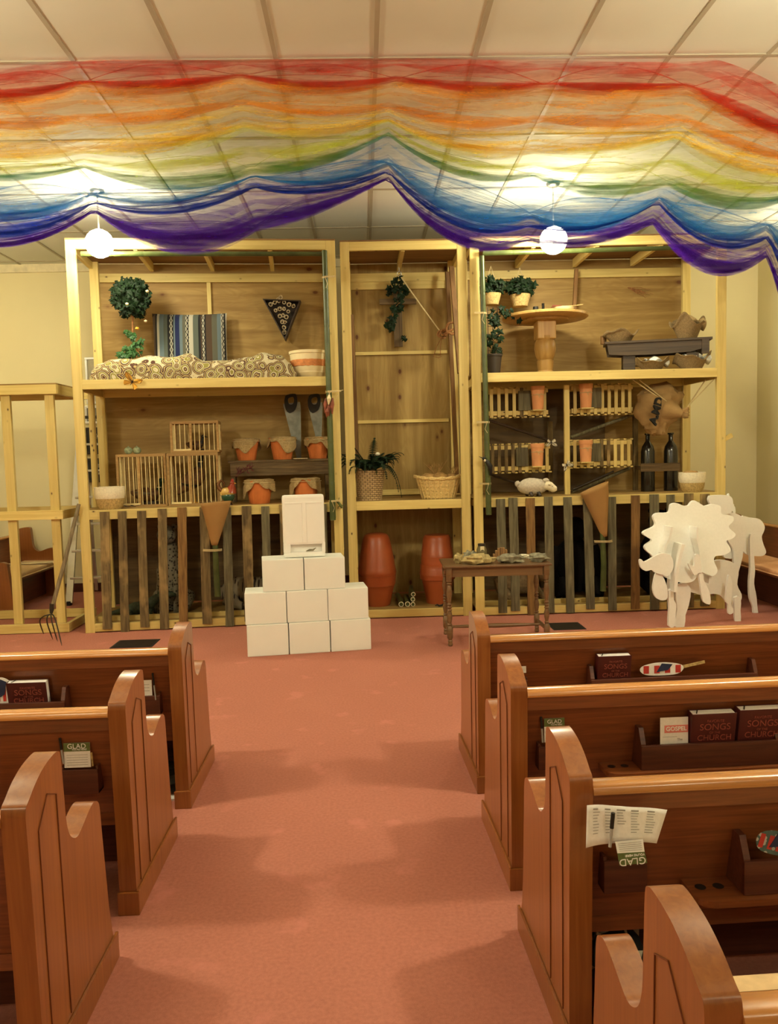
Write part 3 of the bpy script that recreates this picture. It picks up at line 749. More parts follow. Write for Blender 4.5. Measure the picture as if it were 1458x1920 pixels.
card('R0', 972, 986, 1249, 1262, 'white slip poking from the pocket of the front right pew', nm='paper_slip', cat='paper', kind='plain')
card('R1', 1237, 1290, 1344, 1398, 'gospel leaflet with a pink banner left of the songbooks', nm='leaflet', cat='leaflet', kind='gospel', dy=-.018)
# unfolded bulletin over the pocket of the third right pew
def bulletin():
    key = 'R2'; t_, fy, x0, y0, sd, prz = PEWS[key]; Y = y0-.062
    c = [P(1100, 1510, Y), P(1160, 1510, Y-.01), P(1251, 1519, Y), P(1231, 1582, Y-.02), P(1165, 1578, Y-.03), P(1098, 1590, Y-.02)]
    o = c[5]; t = thing('bulletin', 'unfolded white printed bulletin in the pocket of the third right pew', 'paper', tuple(o))
    L = lambda v: tuple(Vector(v)-o)
    m = MB(); top = [c[0], c[1], c[2]]; bot = [c[5], c[4], c[3]]
    def fn(u, v):
        k = min(int(u*2), 1); f = u*2-k
        a = bot[k].lerp(bot[k+1], f); b = top[k].lerp(top[k+1], f); q = a.lerp(b, v); return Vector(L(q))+Vector((0, .004*sin(u*9), 0))
    m.grid(fn, 16, 6); sh = m.build('sheet', pagesM, t)
    md = sh.modifiers.new('thickness', 'SOLIDIFY'); md.thickness = .0006
    m = MB()
    for ci, u0 in enumerate((.1, .28, .45, .62, .8)):
        for k in range(9):
            v = .9-k*.075; 
            if ci == 2 and k > 5: continue
            wl = .11*(.6+.4*random.random()); a = fn(u0, v)+Vector((0, -.002, 0)); b = fn(min(u0+wl, .98), v)+Vector((0, -.002, 0))
            m.bar(a, b, .0004, .0016 if k else .0035)
    m.build('printed_lines', inkM, t)
    t = thing('welcome_card', 'folded green and white card hanging upside down over the bulletin', 'card', tuple(P(1180, 1600, Y-.05)))
    o = Vector(t.location); L2 = lambda v: tuple(Vector(v)-o); Yc = Y-.042
    A, B, Cc, D = P(1153, 1579, Yc), P(1205, 1574, Yc), P(1208, 1597, Yc-.01), P(1157, 1600, Yc-.01)
    E_, F_ = P(1213, 1618, Yc-.014), P(1161, 1623, Yc-.014)
    m = MB(); m.prism([L2(A), L2(B), L2(Cc), L2(D)], (0, .001, 0)); m.build('paper', pagesM, t)
    m = MB(); m.prism([L2(D), L2(Cc), L2(E_), L2(F_)], (0, .001, 0)); m.build('green_header', greenc, t)
    m = MB(); Rr = Matrix.Rotation(pi-.07, 3, 'Y') @ FACE
    cc = (Vector(L2(D))+Vector(L2(Cc))+Vector(L2(E_))+Vector(L2(F_)))/4
    text(m, 'GLAD', .026, Rr, cc+Vector((0, -.003, -.006))); text(m, "YOU'RE HERE!", .008, Rr, cc+Vector((.006, -.003, .010))); m.build('header_lettering', pagesM, t)
    m = MB()
    for k in range(5): f = .15+k*.16; a = Vector(L2(A)).lerp(Vector(L2(D)), f)+Vector((.006, -.0015, 0)); b = Vector(L2(B)).lerp(Vector(L2(Cc)), f)+Vector((-.006, -.0015, 0)); m.bar(a, b, .0004, .0010)
    m.build('printed_lines', inkM, t)
bulletin()
pen('R2', 1149, 1524, 1143, 1588, 'black capped clear pen clipped over the unfolded bulletin', dy=-.098, r=.0055)
# hand fans
def fan(key, px, py, sx, sz, rot, label, mats, handle, dy=-.018):
    t_, fy, x0, y0, sd, prz = PEWS[key]; Y = y0+dy+(S(px, y0, .5).x-x0)*sin(prz); c = P(px, py, Y)
    t = thing('hand_fan', label, 'hand fan', tuple(c), prz); R = Matrix.Rotation(rot, 3, 'Y')
    def rt(m): m.v = [tuple(R @ Vector(v)) for v in m.v]; return m
    out = smoothpoly([(-sx, -sz*.3), (-sx*.9, sz*.5), (-sx*.3, sz), (sx*.4, sz*.95), (sx*.95, sz*.5), (sx, -sz*.3), (sx*.6, -sz), (-sx*.6, -sz)], 5)
    rt(MB().prism([(v.x, 0, v.y) for v in out], (0, .002, 0))).build('fan_blade', mats[0], t)
    m = MB()
    for k in range(4):
        x = -sx*.85+k*sx*.5; m.prism([(x, -.001, -sz*.7), (x+sx*.25, -.001, -sz*.7), (x+sx*.25, -.001, sz*.55), (x, -.001, sz*.55)], (0, .001, 0))
    rt(m).build('red_stripe', redM, t)
    m = MB(); m.prism([(-sx*.25, -.003, -sz*.5), (sx*.3, -.003, -sz*.2), (sx*.5, -.003, sz*.7), (0, -.003, sz*.9)], (0, .002, 0)); rt(m).build('blue_field', blueM, t)
    m = MB(); a, b = handle; m.bar((a[0], .003, a[1]), (b[0], .003, b[1]), .014, .003, up=(0, 1, 0)); m.build('handle', straw, t)
fan('R0', 1240, 1254, .105, .030, 0, 'flag printed hand fan lying in the rack of the front right pew', (pagesM,), ((.08, .0), (.215, .025)))
fan('L0', 2, 1297, .055, .065, 0, 'flag printed hand fan at the left edge in the front left pew', (pagesM,), ((0, -.05), (0, -.12)))
fan('R2', 1452, 1580, .05, .03, .3, 'teal and red printed hand fan in the rack of the third right pew', (spotted('teal_print', (.09, .15, .14), (.45, .45, .42), 60, .3),), ((0, -.02), (.1, -.05)), dy=-.05)
# bags on the floor under the pews
def bag(label, x, y, w_, d_, h, mat, mat2=None, rz=0):
    t = thing('fabric_bag', label, 'bag', (x, y, 0), rz)
    m = MB(); m.blob((0, 0, h*.5), (w_/2, d_/2, h*.5), 22, jit=.5, seed=x); m.v = [(a, b, max(c_, 0)) for a, b, c_ in m.v]; m.build('bag_body', mat, t)
    if mat2: m = MB(); m.blob((0, -d_*.42, h*.3), (w_*.4, d_*.35, h*.3), 18, jit=.5, seed=3); m.v = [(a, b, max(c_, 0)) for a, b, c_ in m.v]; m.build('cloth_bundle', mat2, t)
    m = MB(); m.tube([(-w_*.25, 0, h*.8), (-w_*.2, -.01, h*1.1), (0, -.02, h*1.25), (w_*.2, -.01, h*1.1), (w_*.25, 0, h*.8)], .008, 6); m.build('strap', black, t)
    return t
tb = bag('black and white number printed bag on the floor under the third right pew', .70, 2.30, .22, .30, .29, numM, purpleM)
m = MB()
for k, (ch, dx, z, sz) in enumerate((('8', -.03, .14, .07), ('9', .03, .11, .05), ('4', -.03, .07, .05), ('5', .0, .20, .04), ('2', .03, .16, .04), ('7', .05, .19, .05), ('1', -.05, .21, .05))):
    text(m, ch, sz, Matrix.Rotation(-.5, 3, 'X') @ FACE, (dx, -.165+(z-.1)*.35, z), thick=.002, bold=.001)
m.build('printed_numbers', plain('off_white_print', (.72, .68, .52), .8), tb)
bag('dark olive bag with papers on the floor under the front left pew', -1.03, 3.93, .22, .25, .12, plain('dark_olive_cloth', (.03, .03, .02), .8))
p_ = G(318, 1497); m = MB(); m.box((-.13, -.10, 0), (.13, .10, .012), .002)
tag(m.build('magazine', [pagesM]), 'thin pale magazine lying on the carpet under the front left pew', 'magazine', loc=(p_.x-.06, p_.y+.05, 0), rz=.2)


# ------------------------------------------------------------------ rainbow tulle hung from the ceiling grid
def tulle_mat(name, c, alpha):
    m, nt, b = newmat(name)
    out = nt.nodes['Material Output']; nt.nodes.remove(b)
    v = coords(nt, (3.0, 22, 34)); f = noise(nt, v, 1.0, 5, .6, .5)
    a = ramp(nt, f, [(.30, (alpha*.35,)*3), (.55, (alpha,)*3), (.75, (min(1, alpha*1.9),)*3)])
    d = N(nt, 'ShaderNodeBsdfDiffuse'); tl = N(nt, 'ShaderNodeBsdfTranslucent'); tr = N(nt, 'ShaderNodeBsdfTransparent')
    for n in (d, tl): n.inputs['Color'].default_value = (*c, 1)
    mx = N(nt, 'ShaderNodeMixShader'); mx.inputs[0].default_value = .5
    nt.links.new(d.outputs[0], mx.inputs[1]); nt.links.new(tl.outputs[0], mx.inputs[2])
    m2 = N(nt, 'ShaderNodeMixShader'); nt.links.new(a, m2.inputs[0]); nt.links.new(tr.outputs[0], m2.inputs[1]); nt.links.new(mx.outputs[0], m2.inputs[2])
    nt.links.new(m2.outputs[0], out.inputs['Surface']); return m
# each line: (pixel x, pixel y, sag down to the next tie point)
CV = [
 [(-80, 135, 6), (130, 115, 2), (450, 114, 2), (745, 112, 2), (1062, 118, 2), (1345, 119, -8), (1540, 215, 0)],
 [(-80, 178, 10), (150, 160, 12), (450, 143, 18), (745, 150, 12), (1020, 162, 4), (1290, 166, 8), (1540, 275, 0)],
 [(-80, 235, 10), (152, 232, 12), (452, 200, 14), (727, 206, 20), (1005, 236, 8), (1278, 232, 14), (1540, 315, 0)],
 [(-80, 292, 8), (155, 286, 14), (460, 238, 20), (727, 226, 26), (1002, 285, 10), (1268, 258, 26), (1540, 330, 0)],
 [(-80, 330, 12), (158, 314, 30), (472, 322, 18), (727, 253, 34), (998, 330, 22), (1250, 345, 40), (1540, 345, 0)],
 [(-80, 392, 22), (172, 366, 30), (474, 330, 22), (727, 308, 42), (995, 405, 34), (1236, 372, 42), (1440, 425, 20), (1540, 520, 0)],
 [(-80, 430, 34), (175, 380, 34), (476, 352, 24), (727, 322, 50), (990, 425, 26), (1232, 380, 48), (1440, 445, 20), (1540, 640, 0)],
 [(-80, 455, 30), (176, 396, 52), (482, 430, 10), (727, 335, 60), (985, 452, 22), (1222, 418, 58), (1438, 480, 10), (1545, 800, 0)],
]
def cv(k, x):
    pts = CV[k]
    for (x0, y0, s0), (x1, y1, _) in zip(pts, pts[1:]):
        if x <= x1 or (x1, y1) == pts[-1][:2]:
            t = (x-x0)/(x1-x0); return y0+(y1-y0)*t+s0*4*t*(1-t)
def ywarp(py): return 5.04+(py-112)/358*1.55
SHEER = [('red', (.66, .055, .025), 'red tulle swag, the topmost band of the rainbow along the ceiling', .36, 0, 1),
         ('orange', (.86, .42, .06), 'orange tulle swag just below the red one', .36, 1, 2),
         ('golden', (.90, .66, .09), 'yellow tulle swag between the orange and the lime ones', .34, 2, 3),
         ('lime', (.62, .68, .08), 'lime and green tulle swag in the middle of the rainbow', .30, 3, 4),
         ('sky', (.02, .27, .68), 'light blue tulle swag below the green one', .34, 4, 5),
         ('blue', (.02, .06, .50), 'deep blue tulle swag between the light blue and the violet', .42, 5, 6),
         ('violet', (.10, .02, .42), 'violet tulle swag, the lowest band of the rainbow', .40, 6, 7)]
greenT = tulle_mat('tulle_green', (.07, .27, .03), .32)
for bi, (nm, c, lb, al, ka, kb) in enumerate(SHEER):
    mt = tulle_mat('tulle_'+nm, c, al)
    m = MB(); rnd = random.Random(bi+11)
    def pos(x, f, ph, amp, top=ka, bot=kb):
        ya, yb = cv(top, x), cv(bot, x); py = ya+(yb-ya)*f
        Y = ywarp(py)+amp*sin(x*.018+ph+f*5)+amp*.5*sin(x*.051+ph*2)
        p_ = P(x, py, Y)
        if p_.z > CEIL-.012: p_ = p_*1.0; p_.z = CEIL-.012
        return p_
    # loose sheer sheet
    m.grid(lambda u, v: pos(-78+u*1612, -.10+1.15*v, bi, .03), 150, 8)
    NR = [11, 9, 9, 12, 10, 13, 15][bi]
    for r_ in range(NR):
        f0 = rnd.random()**.6 if bi > 3 else rnd.random()
        if r_ < NR*.5: f0 = 1-.30*rnd.random()**1.6             # gathered lower hem
        f0 = min(1.02, f0); w_ = rnd.uniform(.12, .40) if bi < 5 else rnd.uniform(.12, .45)
        ph = rnd.uniform(0, 6); sg = rnd.uniform(-.06, .10); tb = rnd.uniform(-.04, .04)
        xs = [p_[0] for p_ in CV[kb]]
        def fn(u, v, f0=f0, w_=w_, ph=ph, sg=sg, tb=tb):
            x = -78+u*1612
            k = max(i for i in range(len(xs)-1) if xs[i] <= x or i == 0); t = min(1, max(0, (x-xs[k])/(xs[k+1]-xs[k])))
            bow = 4*t*(1-t); f = f0+(sg*bow)+(v-.5)*w_*(.25+.75*bow)+tb*sin(x*.012+ph)
            return pos(x, f, ph, .035+.02*sin(ph))
        m.grid(fn, 130, 2, mi=(1 if (nm == 'lime' and f0 > .62) else 0))
    # a few fine creased threads that pinch together at the tie points
    for r_ in range(13 if bi > 3 else 3):
        f0 = rnd.uniform(.1, 1.02); ph = rnd.uniform(0, 6); sg = rnd.uniform(-.25, .35)
        xs = [p_[0] for p_ in CV[kb]]; pts = []
        for i in range(120):
            x = -78+i/119*1612
            k = max(i2 for i2 in range(len(xs)-1) if xs[i2] <= x or i2 == 0); t = min(1, max(0, (x-xs[k])/(xs[k+1]-xs[k])))
            bow = 4*t*(1-t); f = f0*bow+.93*(1-bow)+sg*bow*.5; pts.append(pos(x, f, ph, .03))
        m.tube(pts, .0022, 4, mi=(1 if (nm == 'lime' and f0 > .5) else 0))
    o = m.build('tulle_swag', [mt, greenT], fix=False)
    tag(o, lb, 'fabric')

# ------------------------------------------------------------------ plants and foliage helpers
def ivy_leaf(m, c, s, rnd, mi=0, down=.3):
    n = Vector((rnd.uniform(-.8, .8), -1, rnd.uniform(-.6, .8))).normalized(); a = rnd.uniform(0, 2*pi)
    u = n.orthogonal().normalized(); u = Matrix.Rotation(a, 3, n) @ u; v = n.cross(u)
    pts = [(0, -.5), (.32, -.42), (.22, -.1), (.55, .05), (.2, .2), (0, .6), (-.2, .2), (-.55, .05), (-.22, -.1), (-.32, -.42)]
    c = Vector(c); vs = [c+n*.12*s]+[c+(u*x+v*y)*s - n*(.18*s*abs(x)) for x, y in pts]
    m.add(vs, [(0, i+1, (i+1) % 10+1) for i in range(10)], mi)
def foliage_ball(m, c, r, n, s, rnd, shell=.65):
    for _ in range(n):
        d = Vector((rnd.gauss(0, 1), rnd.gauss(0, 1), rnd.gauss(0, 1))).normalized(); q = rnd.uniform(shell, 1)
        ivy_leaf(m, (c[0]+d.x*r[0]*q, c[1]+d.y*r[1]*q, c[2]+d.z*r[2]*q), s*rnd.uniform(.7, 1.3), rnd)
def vine(m, ml, pts, s, step, rnd, r=.003, spread=.03):
    pts = openpath(pts, 6); m.tube(pts, r, 5)
    for i in range(0, len(pts), step):
        for _ in range(2): ivy_leaf(ml, pts[i]+Vector((rnd.uniform(-spread, spread), rnd.uniform(-spread, 0), rnd.uniform(-spread, spread))), s*rnd.uniform(.7, 1.25), rnd)
rnd = random.Random(5)
ZU, ZM, ZB = 2.41, 1.18, .085
yU = lambda px, d=.5: YL(px, d)
def flower(t, c, r=.016, mat=None, nm='flower'):
    m = MB(); m.blob(c, (r, r, r*.8), 10); return m.build(nm, mat or cream, t)

# ---- left unit, upper shelf
b = S(253, yU(253, .45), ZU)
t = thing('topiary', 'dark leafy ball topiary with small white flowers on the upper left shelf', 'plant', tuple(b))
cz = P(253, 558, b.y).z-ZU
m = MB(); foliage_ball(m, (0, 0, cz), (.20, .19, .20), 480, .055, rnd, .55); m.blob((0, 0, cz), (.14, .14, .14), 14); m.build('leaf_ball', leafD, t)
m = MB(); m.tube([(0, 0, 0), (.008, 0, .15), (-.006, 0, .3), (.01, 0, cz-.1)], .010, 8); m.tube([(-.03, -.01, .1), (-.07, -.02, .2), (-.03, -.02, .3), (.01, 0, .36)], .004, 6); m.tube([(.03, -.01, .08), (.09, -.02, .18), (.07, -.02, .28), (.0, 0, .4)], .004, 6); m.build('stem', rope, t)
m = MB()
for (x, z, n_, rr) in ((0, .06, 26, .10), (-.05, .10, 10, .06), (.05, .14, 12, .07), (0, .22, 10, .05), (-.06, .26, 6, .04), (-.11, .03, 10, .05)):
    foliage_ball(m, (x, -.03, z+.24), (rr, rr*.6, rr*.7), n_, .06, rnd, .2)
m.build('trailing_ivy', leafG, t)
for (px, py) in ((276, 546), (238, 570), (273, 602)):
    q = P(px, py, b.y-.19 if py < 600 else b.y)-b; flower(t, q, .017, cream)
q = P(257, 616, b.y-.03)-b; flower(t, q, .02, orangeM)
# striped blanket cushion
a = S(290, yU(290, .78), ZU); c_ = S(430, yU(430, .78), ZU); Wc = c_.x-a.x; Hc = P(360, 588, a.y).z-ZU
def cush(W, H, D, bulge=1.0, pw=4.0, sag=0):
    m = MB()
    def f(sg):
        def fn(u, v):
            x = (u-.5)*2; z = (v-.5)*2; e = max(0, (1-abs(x)**pw)*(1-abs(z)**pw))
            px = x*W/2*(1-.05*(1-abs(z)**2)*0-.03*(z*z<1)*(1-z*z)); 
            return (px, sg*D/2*e**.45*bulge, H/2+z*H/2*(1-.04*(1-x*x)))
        return fn
    m.grid(f(-1), 24, 20); m.grid(f(1), 24, 20); return m
m = cush(Wc, Hc, .16); o = m.build('striped_cushion', serM)
tag(o, 'blue and grey striped woven cushion propped at the back of the upper left shelf', 'cushion', loc=((a.x+c_.x)/2, a.y, ZU+.02), rz=LRZ); o.rotation_euler.x = radians(-6)
# paisley pad
a = S(178, YL(178, .22), ZU); e = S(556, YL(556, .22), ZU); W = e.x-a.x
tops = [(0, .10), (.03, .17), (.1, .23), (.2, .22), (.28, .26), (.38, .24), (.47, .27), (.55, .19), (.65, .20), (.78, .22), (.84, .27), (.93, .25), (.97, .17), (1, .05)]
def hz(u):
    for (u0, h0), (u1, h1) in zip(tops, tops[1:]):
        if u <= u1: f = (u-u0)/(u1-u0); f = f*f*(3-2*f); return (h0+(h1-h0)*f)*.94
    return .05
m = MB()
def pad(u, v):
    an = pi*v; h = hz(u); wr = .012*mnoise.noise(Vector((u*14, v*4, 3)))+.014*mnoise.noise(Vector((u*7, v*3, 9)))
    y = -.20*cos(an)*(abs(cos(an))**-.35 if abs(cos(an)) > .01 else 1); z = h*max(0, sin(an))**.62
    return (u*W+.012*sin(v*9), y+wr, max(0, z+wr*(sin(an)>.1)))
m.grid(pad, 110, 26); m.prism([(0, -.19, 0), (W, -.19, 0), (W, .19, 0), (0, .19, 0)], (0, 0, .01))
tag(m.build('paisley_pad', paisM), 'cream, brown and olive paisley printed pad lying along the upper left shelf', 'cushion', loc=tuple(a), rz=LRZ)
# cream pot
b = S(581, YL(581, .25), ZU)
rr = M(36, b.y)
t = thing('glazed_pot', 'cream pot with a terracotta band at the right end of the upper left shelf', 'pot', tuple(b))
MB().lathe([(0, .0), (rr*.72, 0), (rr*.8, .01), (rr*.93, .08), (rr*.97, .13), (rr*.98, .2), (rr*1.0, .235), (rr*1.04, .24), (rr*1.05, .265), (rr*.98, .268), (rr*.93, .25), (rr*.9, .05), (0, .04)], seg=40).build('pot_body', cream, t)
MB().lathe([(rr*.955, .112), (rr*.985, .115), (rr*.995, .175), (rr*.975, .178)], seg=40, mod=lambda r_, z, an, i, k: (r_+.0015*sin(an*23), z+.002*sin(an*17))).build('painted_band', stripeM, t)
# triangular shelf of paper coils
c3 = [P(492, 560, YL(492, .78)), P(563, 563, YL(563, .78)), P(534, 638, YL(534, .78))]
cc = (c3[0]+c3[1]+c3[2])/3
t = thing('triangle_shelf', 'dark triangular wooden wall box filled with pale rolled coils', 'wall shelf', tuple(cc))
V3 = [v-cc for v in c3]
m = MB()
for i in range(3):
    p_, q_ = V3[i], V3[(i+1) % 3]; n_ = Vector((0, 1, 0)); d = (q_-p_).normalized(); inn = n_.cross(d); inn = inn if inn.dot(-((p_+q_)/2)) > 0 else -inn
    m.prism([p_, q_, q_+inn*.012-d*.01, p_+inn*.012+d*.01], (0, .13, 0))
m.build('box_frame', darkW, t)
m = MB(); m.prism([v+Vector((0, .125, 0)) for v in V3], (0, .006, 0)); m.build('box_back', darkW, t)
m = MB(); coils = []
for (u, v) in ((.16, .10), (.30, .05), (.42, .02), (.56, .04), (.70, .09), (.84, .12), (.25, .24), (.4, .20), (.55, .2), (.7, .26), (.36, .38), (.5, .36), (.64, .4), (.43, .52), (.56, .53), (.5, .66), (.46, .78), (.4, -.06), (.47, -.13)):
    top = V3[0].lerp(V3[1], u); p_ = top.lerp(V3[2], v) if v >= 0 else top+Vector((0, 0, -v*.25))
    R_ = .020*random.uniform(.8, 1.1); p_ = p_+Vector((0, .02+.02*random.random(), -.008)); 
    ti = Matrix.Rotation(random.uniform(-.5, .5), 3, 'Z') @ Matrix.Rotation(random.uniform(-.4, .4), 3, 'X')
    m.tube([p_+ti @ Vector((R_*cos(k*.7)*(1-.02*k), -.010+.002*k, R_*sin(k*.7)*(1-.02*k))) for k in range(14)], .0055, 5)
m.build('coils', plain('pale_rope', (.48, .38, .24), .9, .1, sc=60), t)
# butterfly on the rail
def butterfly(px, py, Y, s, label, nm='butterfly', cat='butterfly', mats=None, rz=0, flat=False, rot=0):
    c = P(px, py, Y) if not flat else S(px, Y, py)
    t = thing(nm, label, cat, tuple(c), rz); mats = mats or (orangeM, black)
    Rr = Matrix.Rotation(-pi/2 if flat else 0, 3, 'X') @ Matrix.Rotation(rot, 3, 'Y')
    for sg in (-1, 1):
        m = MB()
        for poly in ([(0, .0), (.35, .55), (1, .75), (.95, .25), (.3, -.05)], [(0, 0), (.35, -.05), (.8, -.2), (.6, -.7), (.15, -.3)]):
            pp = smoothpoly(poly, 3); m.prism([Rr @ Vector((sg*v.x*s, -abs(v.x)*s*.35, v.y*s)) for v in pp], (0, .001, 0))
        w_ = m.build('wing', mats[0], t)
        m = MB()
        for (x, z) in ((1, .72), (.95, .25), (.8, -.2), (.6, -.68), (.6, .3)):
            m.bar(Rr @ Vector((0, -.003, 0)), Rr @ Vector((sg*x*s, -x*s*.35-.003, z*s)), .0025, .002)
        m.bar(Rr @ Vector((sg*.35*s, -.015, .55*s)), Rr @ Vector((sg*s, -.35*s-.002, .75*s)), .006, .002); m.bar(Rr @ Vector((sg*s, -.35*s-.002, .75*s)), Rr @ Vector((sg*.95*s, -.34*s-.002, .25*s)), .007, .002)
        m.build('wing_vein', mats[1], w_)
    m = MB(); m.tube([Rr @ Vector((0, -.005, .3*s)), Rr @ Vector((0, -.006, 0)), Rr @ Vector((0, -.005, -.4*s))], [.003, .005, .002], 8); m.build('butterfly_body', mats[1], t)
butterfly(248, 716, YL(248)-.02, .085, 'orange and black butterfly on the rail of the upper left shelf', rot=.5)

# ---- left unit, middle shelf
def basket2(b, rr, h, label, fill=None, nm='straw_basket'):
    t = thing(nm, label, 'basket', tuple(b))
    wv = lambda r_, z, an, i, k: (r_*(1+.012*sin(an*36+i*pi)), z)
    MB().lathe([(0, 0), (rr*.72, 0), (rr*.8, .02), (rr*.88, h*.2), (rr*.93, h*.38), (rr*.95, h*.5)], seg=72, mod=wv).build('basket_base', straw, t)
    MB().lathe([(rr*.95, h*.48), (rr*1.0, h*.56), (rr*1.02, h*.66), (rr*1.03, h*.75), (rr*1.02, h*.85), (rr*1.02, h), (rr*.94, h), (rr*.92, h*.6), (rr*.7, .02), (0, .02)], seg=72, mod=wv).build('white_band', strawW, t)
    if fill: m = MB(); [m.blob((random.uniform(-.4, .4)*rr, random.uniform(-.4, .4)*rr, h*.92), (.035, .03, .03), 10, jit=.4, seed=k) for k in range(9)]; m.build('filling', fill, t)
    return t
basket2(S(207, YL(207, .13), ZM), M(27, 7.8), .215, 'two tone straw basket with whitewashed rim at the left end of the middle shelf')
basket2(S(1297, RY0+.16, ZM), M(24, 8.0), .20, 'two tone straw basket filled with nuts on the right unit', rootM)
def cage(px0, px1, pyt, Y, D, label, z=ZM, nfront=10, doorw=.45, depthb=4, pyb=None):
    a = S(px0, Y, z); e = S(px1, Y, z); W = e.x-a.x; H = P((px0+px1)/2, pyt, Y).z-z
    t = thing('wooden_cage', label, 'cage', tuple(a), LRZ); q = .022
    cagM = CAGE
    m = MB()
    for x in (0, W-q):
        for y in (0, D-q): m.box((x, y, 0), (x+q, y+q, H), .002)
    for z_ in (0, H-q):
        for y in (0, D-q): m.box((q, y, z_), (W-q, y+q, z_+q), .002)
        for x in (0, W-q): m.box((x, q, z_), (x+q, D-q, z_+q), .002)
    m.build('cage_frame', cagM, t)
    MB().box((.004, .004, H), (W-.004, D-.004, H+.006)).build('cage_top', cagM, t); MB().box((.004, .004, .003), (W-.004, D-.004, .009)).build('cage_floor', cagM, t)
    n = nfront; L_ = H-2*q; dm = MB().tube([(0, 0, 0), (0, 0, L_)], .0046, 6)
    first = None
    spots = [(W*k/(n+1), q/2) for k in range(1, n+1)]+[(W*k/(n+1), D-q/2) for k in range(3, n, 3)]+[(x, D*k/(depthb+1)) for k in range(1, depthb+1) for x in (q/2, W-q/2)]
    for (x, y) in spots:
        if first is None: d_ = first = dm.build('dowel', DOW, t)
        else: d_ = first.copy(); COL.objects.link(d_); d_.parent = t
        d_.location = (x, y, q)
    dx = W*doorw; m = MB(); m.box((dx-.012, -.004, q), (dx+.012, q*.6, H-q), .002); m.build('door_stile', cagM, t); m = MB(); m.box((.03, -.006, q*.9), (dx, q*.3, q*1.7), .002); m.build('door_rail', DOW, t)
    return t, W, H
CAGE = wood('cage_wood', (.50, .32, .12), (.32, .18, .06), 'x', fine=40, rough=.6); DOW = plain('pale_dowel', (.85, .70, .36), .6, .3)
cg1, _, h1 = cage(221, 313, 852, YL(250, .30), .34, 'left wooden dowel cage on the middle shelf, a duck inside', nfront=11)
cg2, _, h2 = cage(316, 411, 850, YL(360, .26), .36, 'right wooden dowel cage on the middle shelf, a dark goose inside', nfront=11)
zc = ZM+h2+.008
cg3, _, h3 = cage(320, 410, 790, YL(360, .30), .30, 'small wooden cage stacked on top of the right dowel cage', z=zc, nfront=9, doorw=.42, depthb=4)
def bird(b, L, H, label, nm, mats, rz=0, tail=.3, upright=0, base=None, zb=0):
    """loft: tail, body, neck, head, bill; faces +x"""
    t = thing(nm, label, 'bird figure', tuple(b), rz)
    body = [(-.52, .42), (-.42, .38), (-.22, .34), (.0, .30), (.2, .32), (.32, .42)]
    if upright: body = [(-.45, .18), (-.32, .28), (-.12, .42), (.06, .52), (.16, .62), (.2, .72)]
    rs = [.015, .09, .20, .24, .19, .11]
    m = MB(); pts = [(x*L, 0, z*H) for x, z in body]; m.tube(pts, [r_*L*(1.15 if upright else .95) for r_ in rs], 16, squash=1.0); 
    m.build('bird_body', mats[0], t)
    x1, z1 = body[-1]; m = MB()
    m.tube([(x1*L-.01, 0, z1*H-.03), ((x1+.03)*L, 0, (z1+.14)*H), ((x1+.06)*L, 0, (z1+.26)*H)], [.10*L, .065*L, .06*L], 12)
    m.blob(((x1+.10)*L, 0, (z1+.32)*H), (.11*L, .075*L, .085*L), 14); hd = m.build('head', mats[1], t)
    m = MB(); m.tube([((x1+.18)*L, 0, (z1+.31)*H), ((x1+.25)*L, 0, (z1+.29)*H), ((x1+.33)*L, 0, (z1+.28)*H)], [.035*L, .03*L, .014*L], 8, squash=.7); m.build('bill', mats[2], hd)
    for sg in (-1, 1): m = MB(); m.blob(((x1+.13)*L, sg*.062*L, (z1+.34)*H), (.012*L, .012*L, .012*L), 8); m.build('eye', cream, hd)
    m = MB(); m.blob(((x1+.02)*L, 0, (z1+.12)*H), (.075*L, .08*L, .025*L), 12); m.build('neck_ring', mats[3], t)
    for sg in (-1, 1):
        m = MB(); m.tube([(.12*L, sg*.15*L, .36*H), (-.1*L, sg*.19*L, .36*H), (-.36*L, sg*.12*L, .42*H)], [.05*L, .10*L, .02*L], 10, squash=.5); m.build('wing', mats[4], t)
    if base: m = MB(); m.box((-.3*L, -.14*L, -zb), (.28*L, .14*L, .10*H), .006); m.build('stand', base, t)
    else:
        for sg in (-1, 1): m = MB(); m.tube([(0, sg*.06*L, .3*H), (.01, sg*.06*L, .005)], .006, 6); m.tube([(-.02, sg*.06*L, .006), (.05, sg*.06*L, .006)], .006, 6); m.build('leg', orangeM, t)
    return t
b = S(278, YL(278, .47), ZM+.012)
bird(b, .34, .32, 'painted wood duck figure inside the left dowel cage', 'duck_figure', (brownbird, leafD, redM, cream, plain('grey_wing', (.16, .13, .08), .6)), LRZ, base=darkW)
b = S(364, YL(364, .45), ZM+.012)
bird(b, .36, .50, 'dark upright goose figure inside the right dowel cage', 'goose_figure', (brownbird, black, black, cream, black), LRZ+.2, upright=1)
b = S(367, YL(367, .44), zc+.012)
bird(b, .22, .20, 'small dark bird figure inside the top cage', 'small_bird_figure', (brownbird, black, black, brownbird, black), LRZ-.4)
for k, (px, lb) in enumerate(((241, 'left one of two speckled green eggs on the left cage'), (257, 'right one of two speckled green eggs on the left cage'))):
    b = S(px, YL(px, .40), ZM+h1+.006); m = MB(); m.blob((0, 0, .036), (.042, .036, .036), 16); m.tube([(0, 0, .065), (.0, 0, .083)], [.010, .003], 6)
    tag(m.build('speckled_egg', eggM), lb, 'egg', loc=tuple(b))
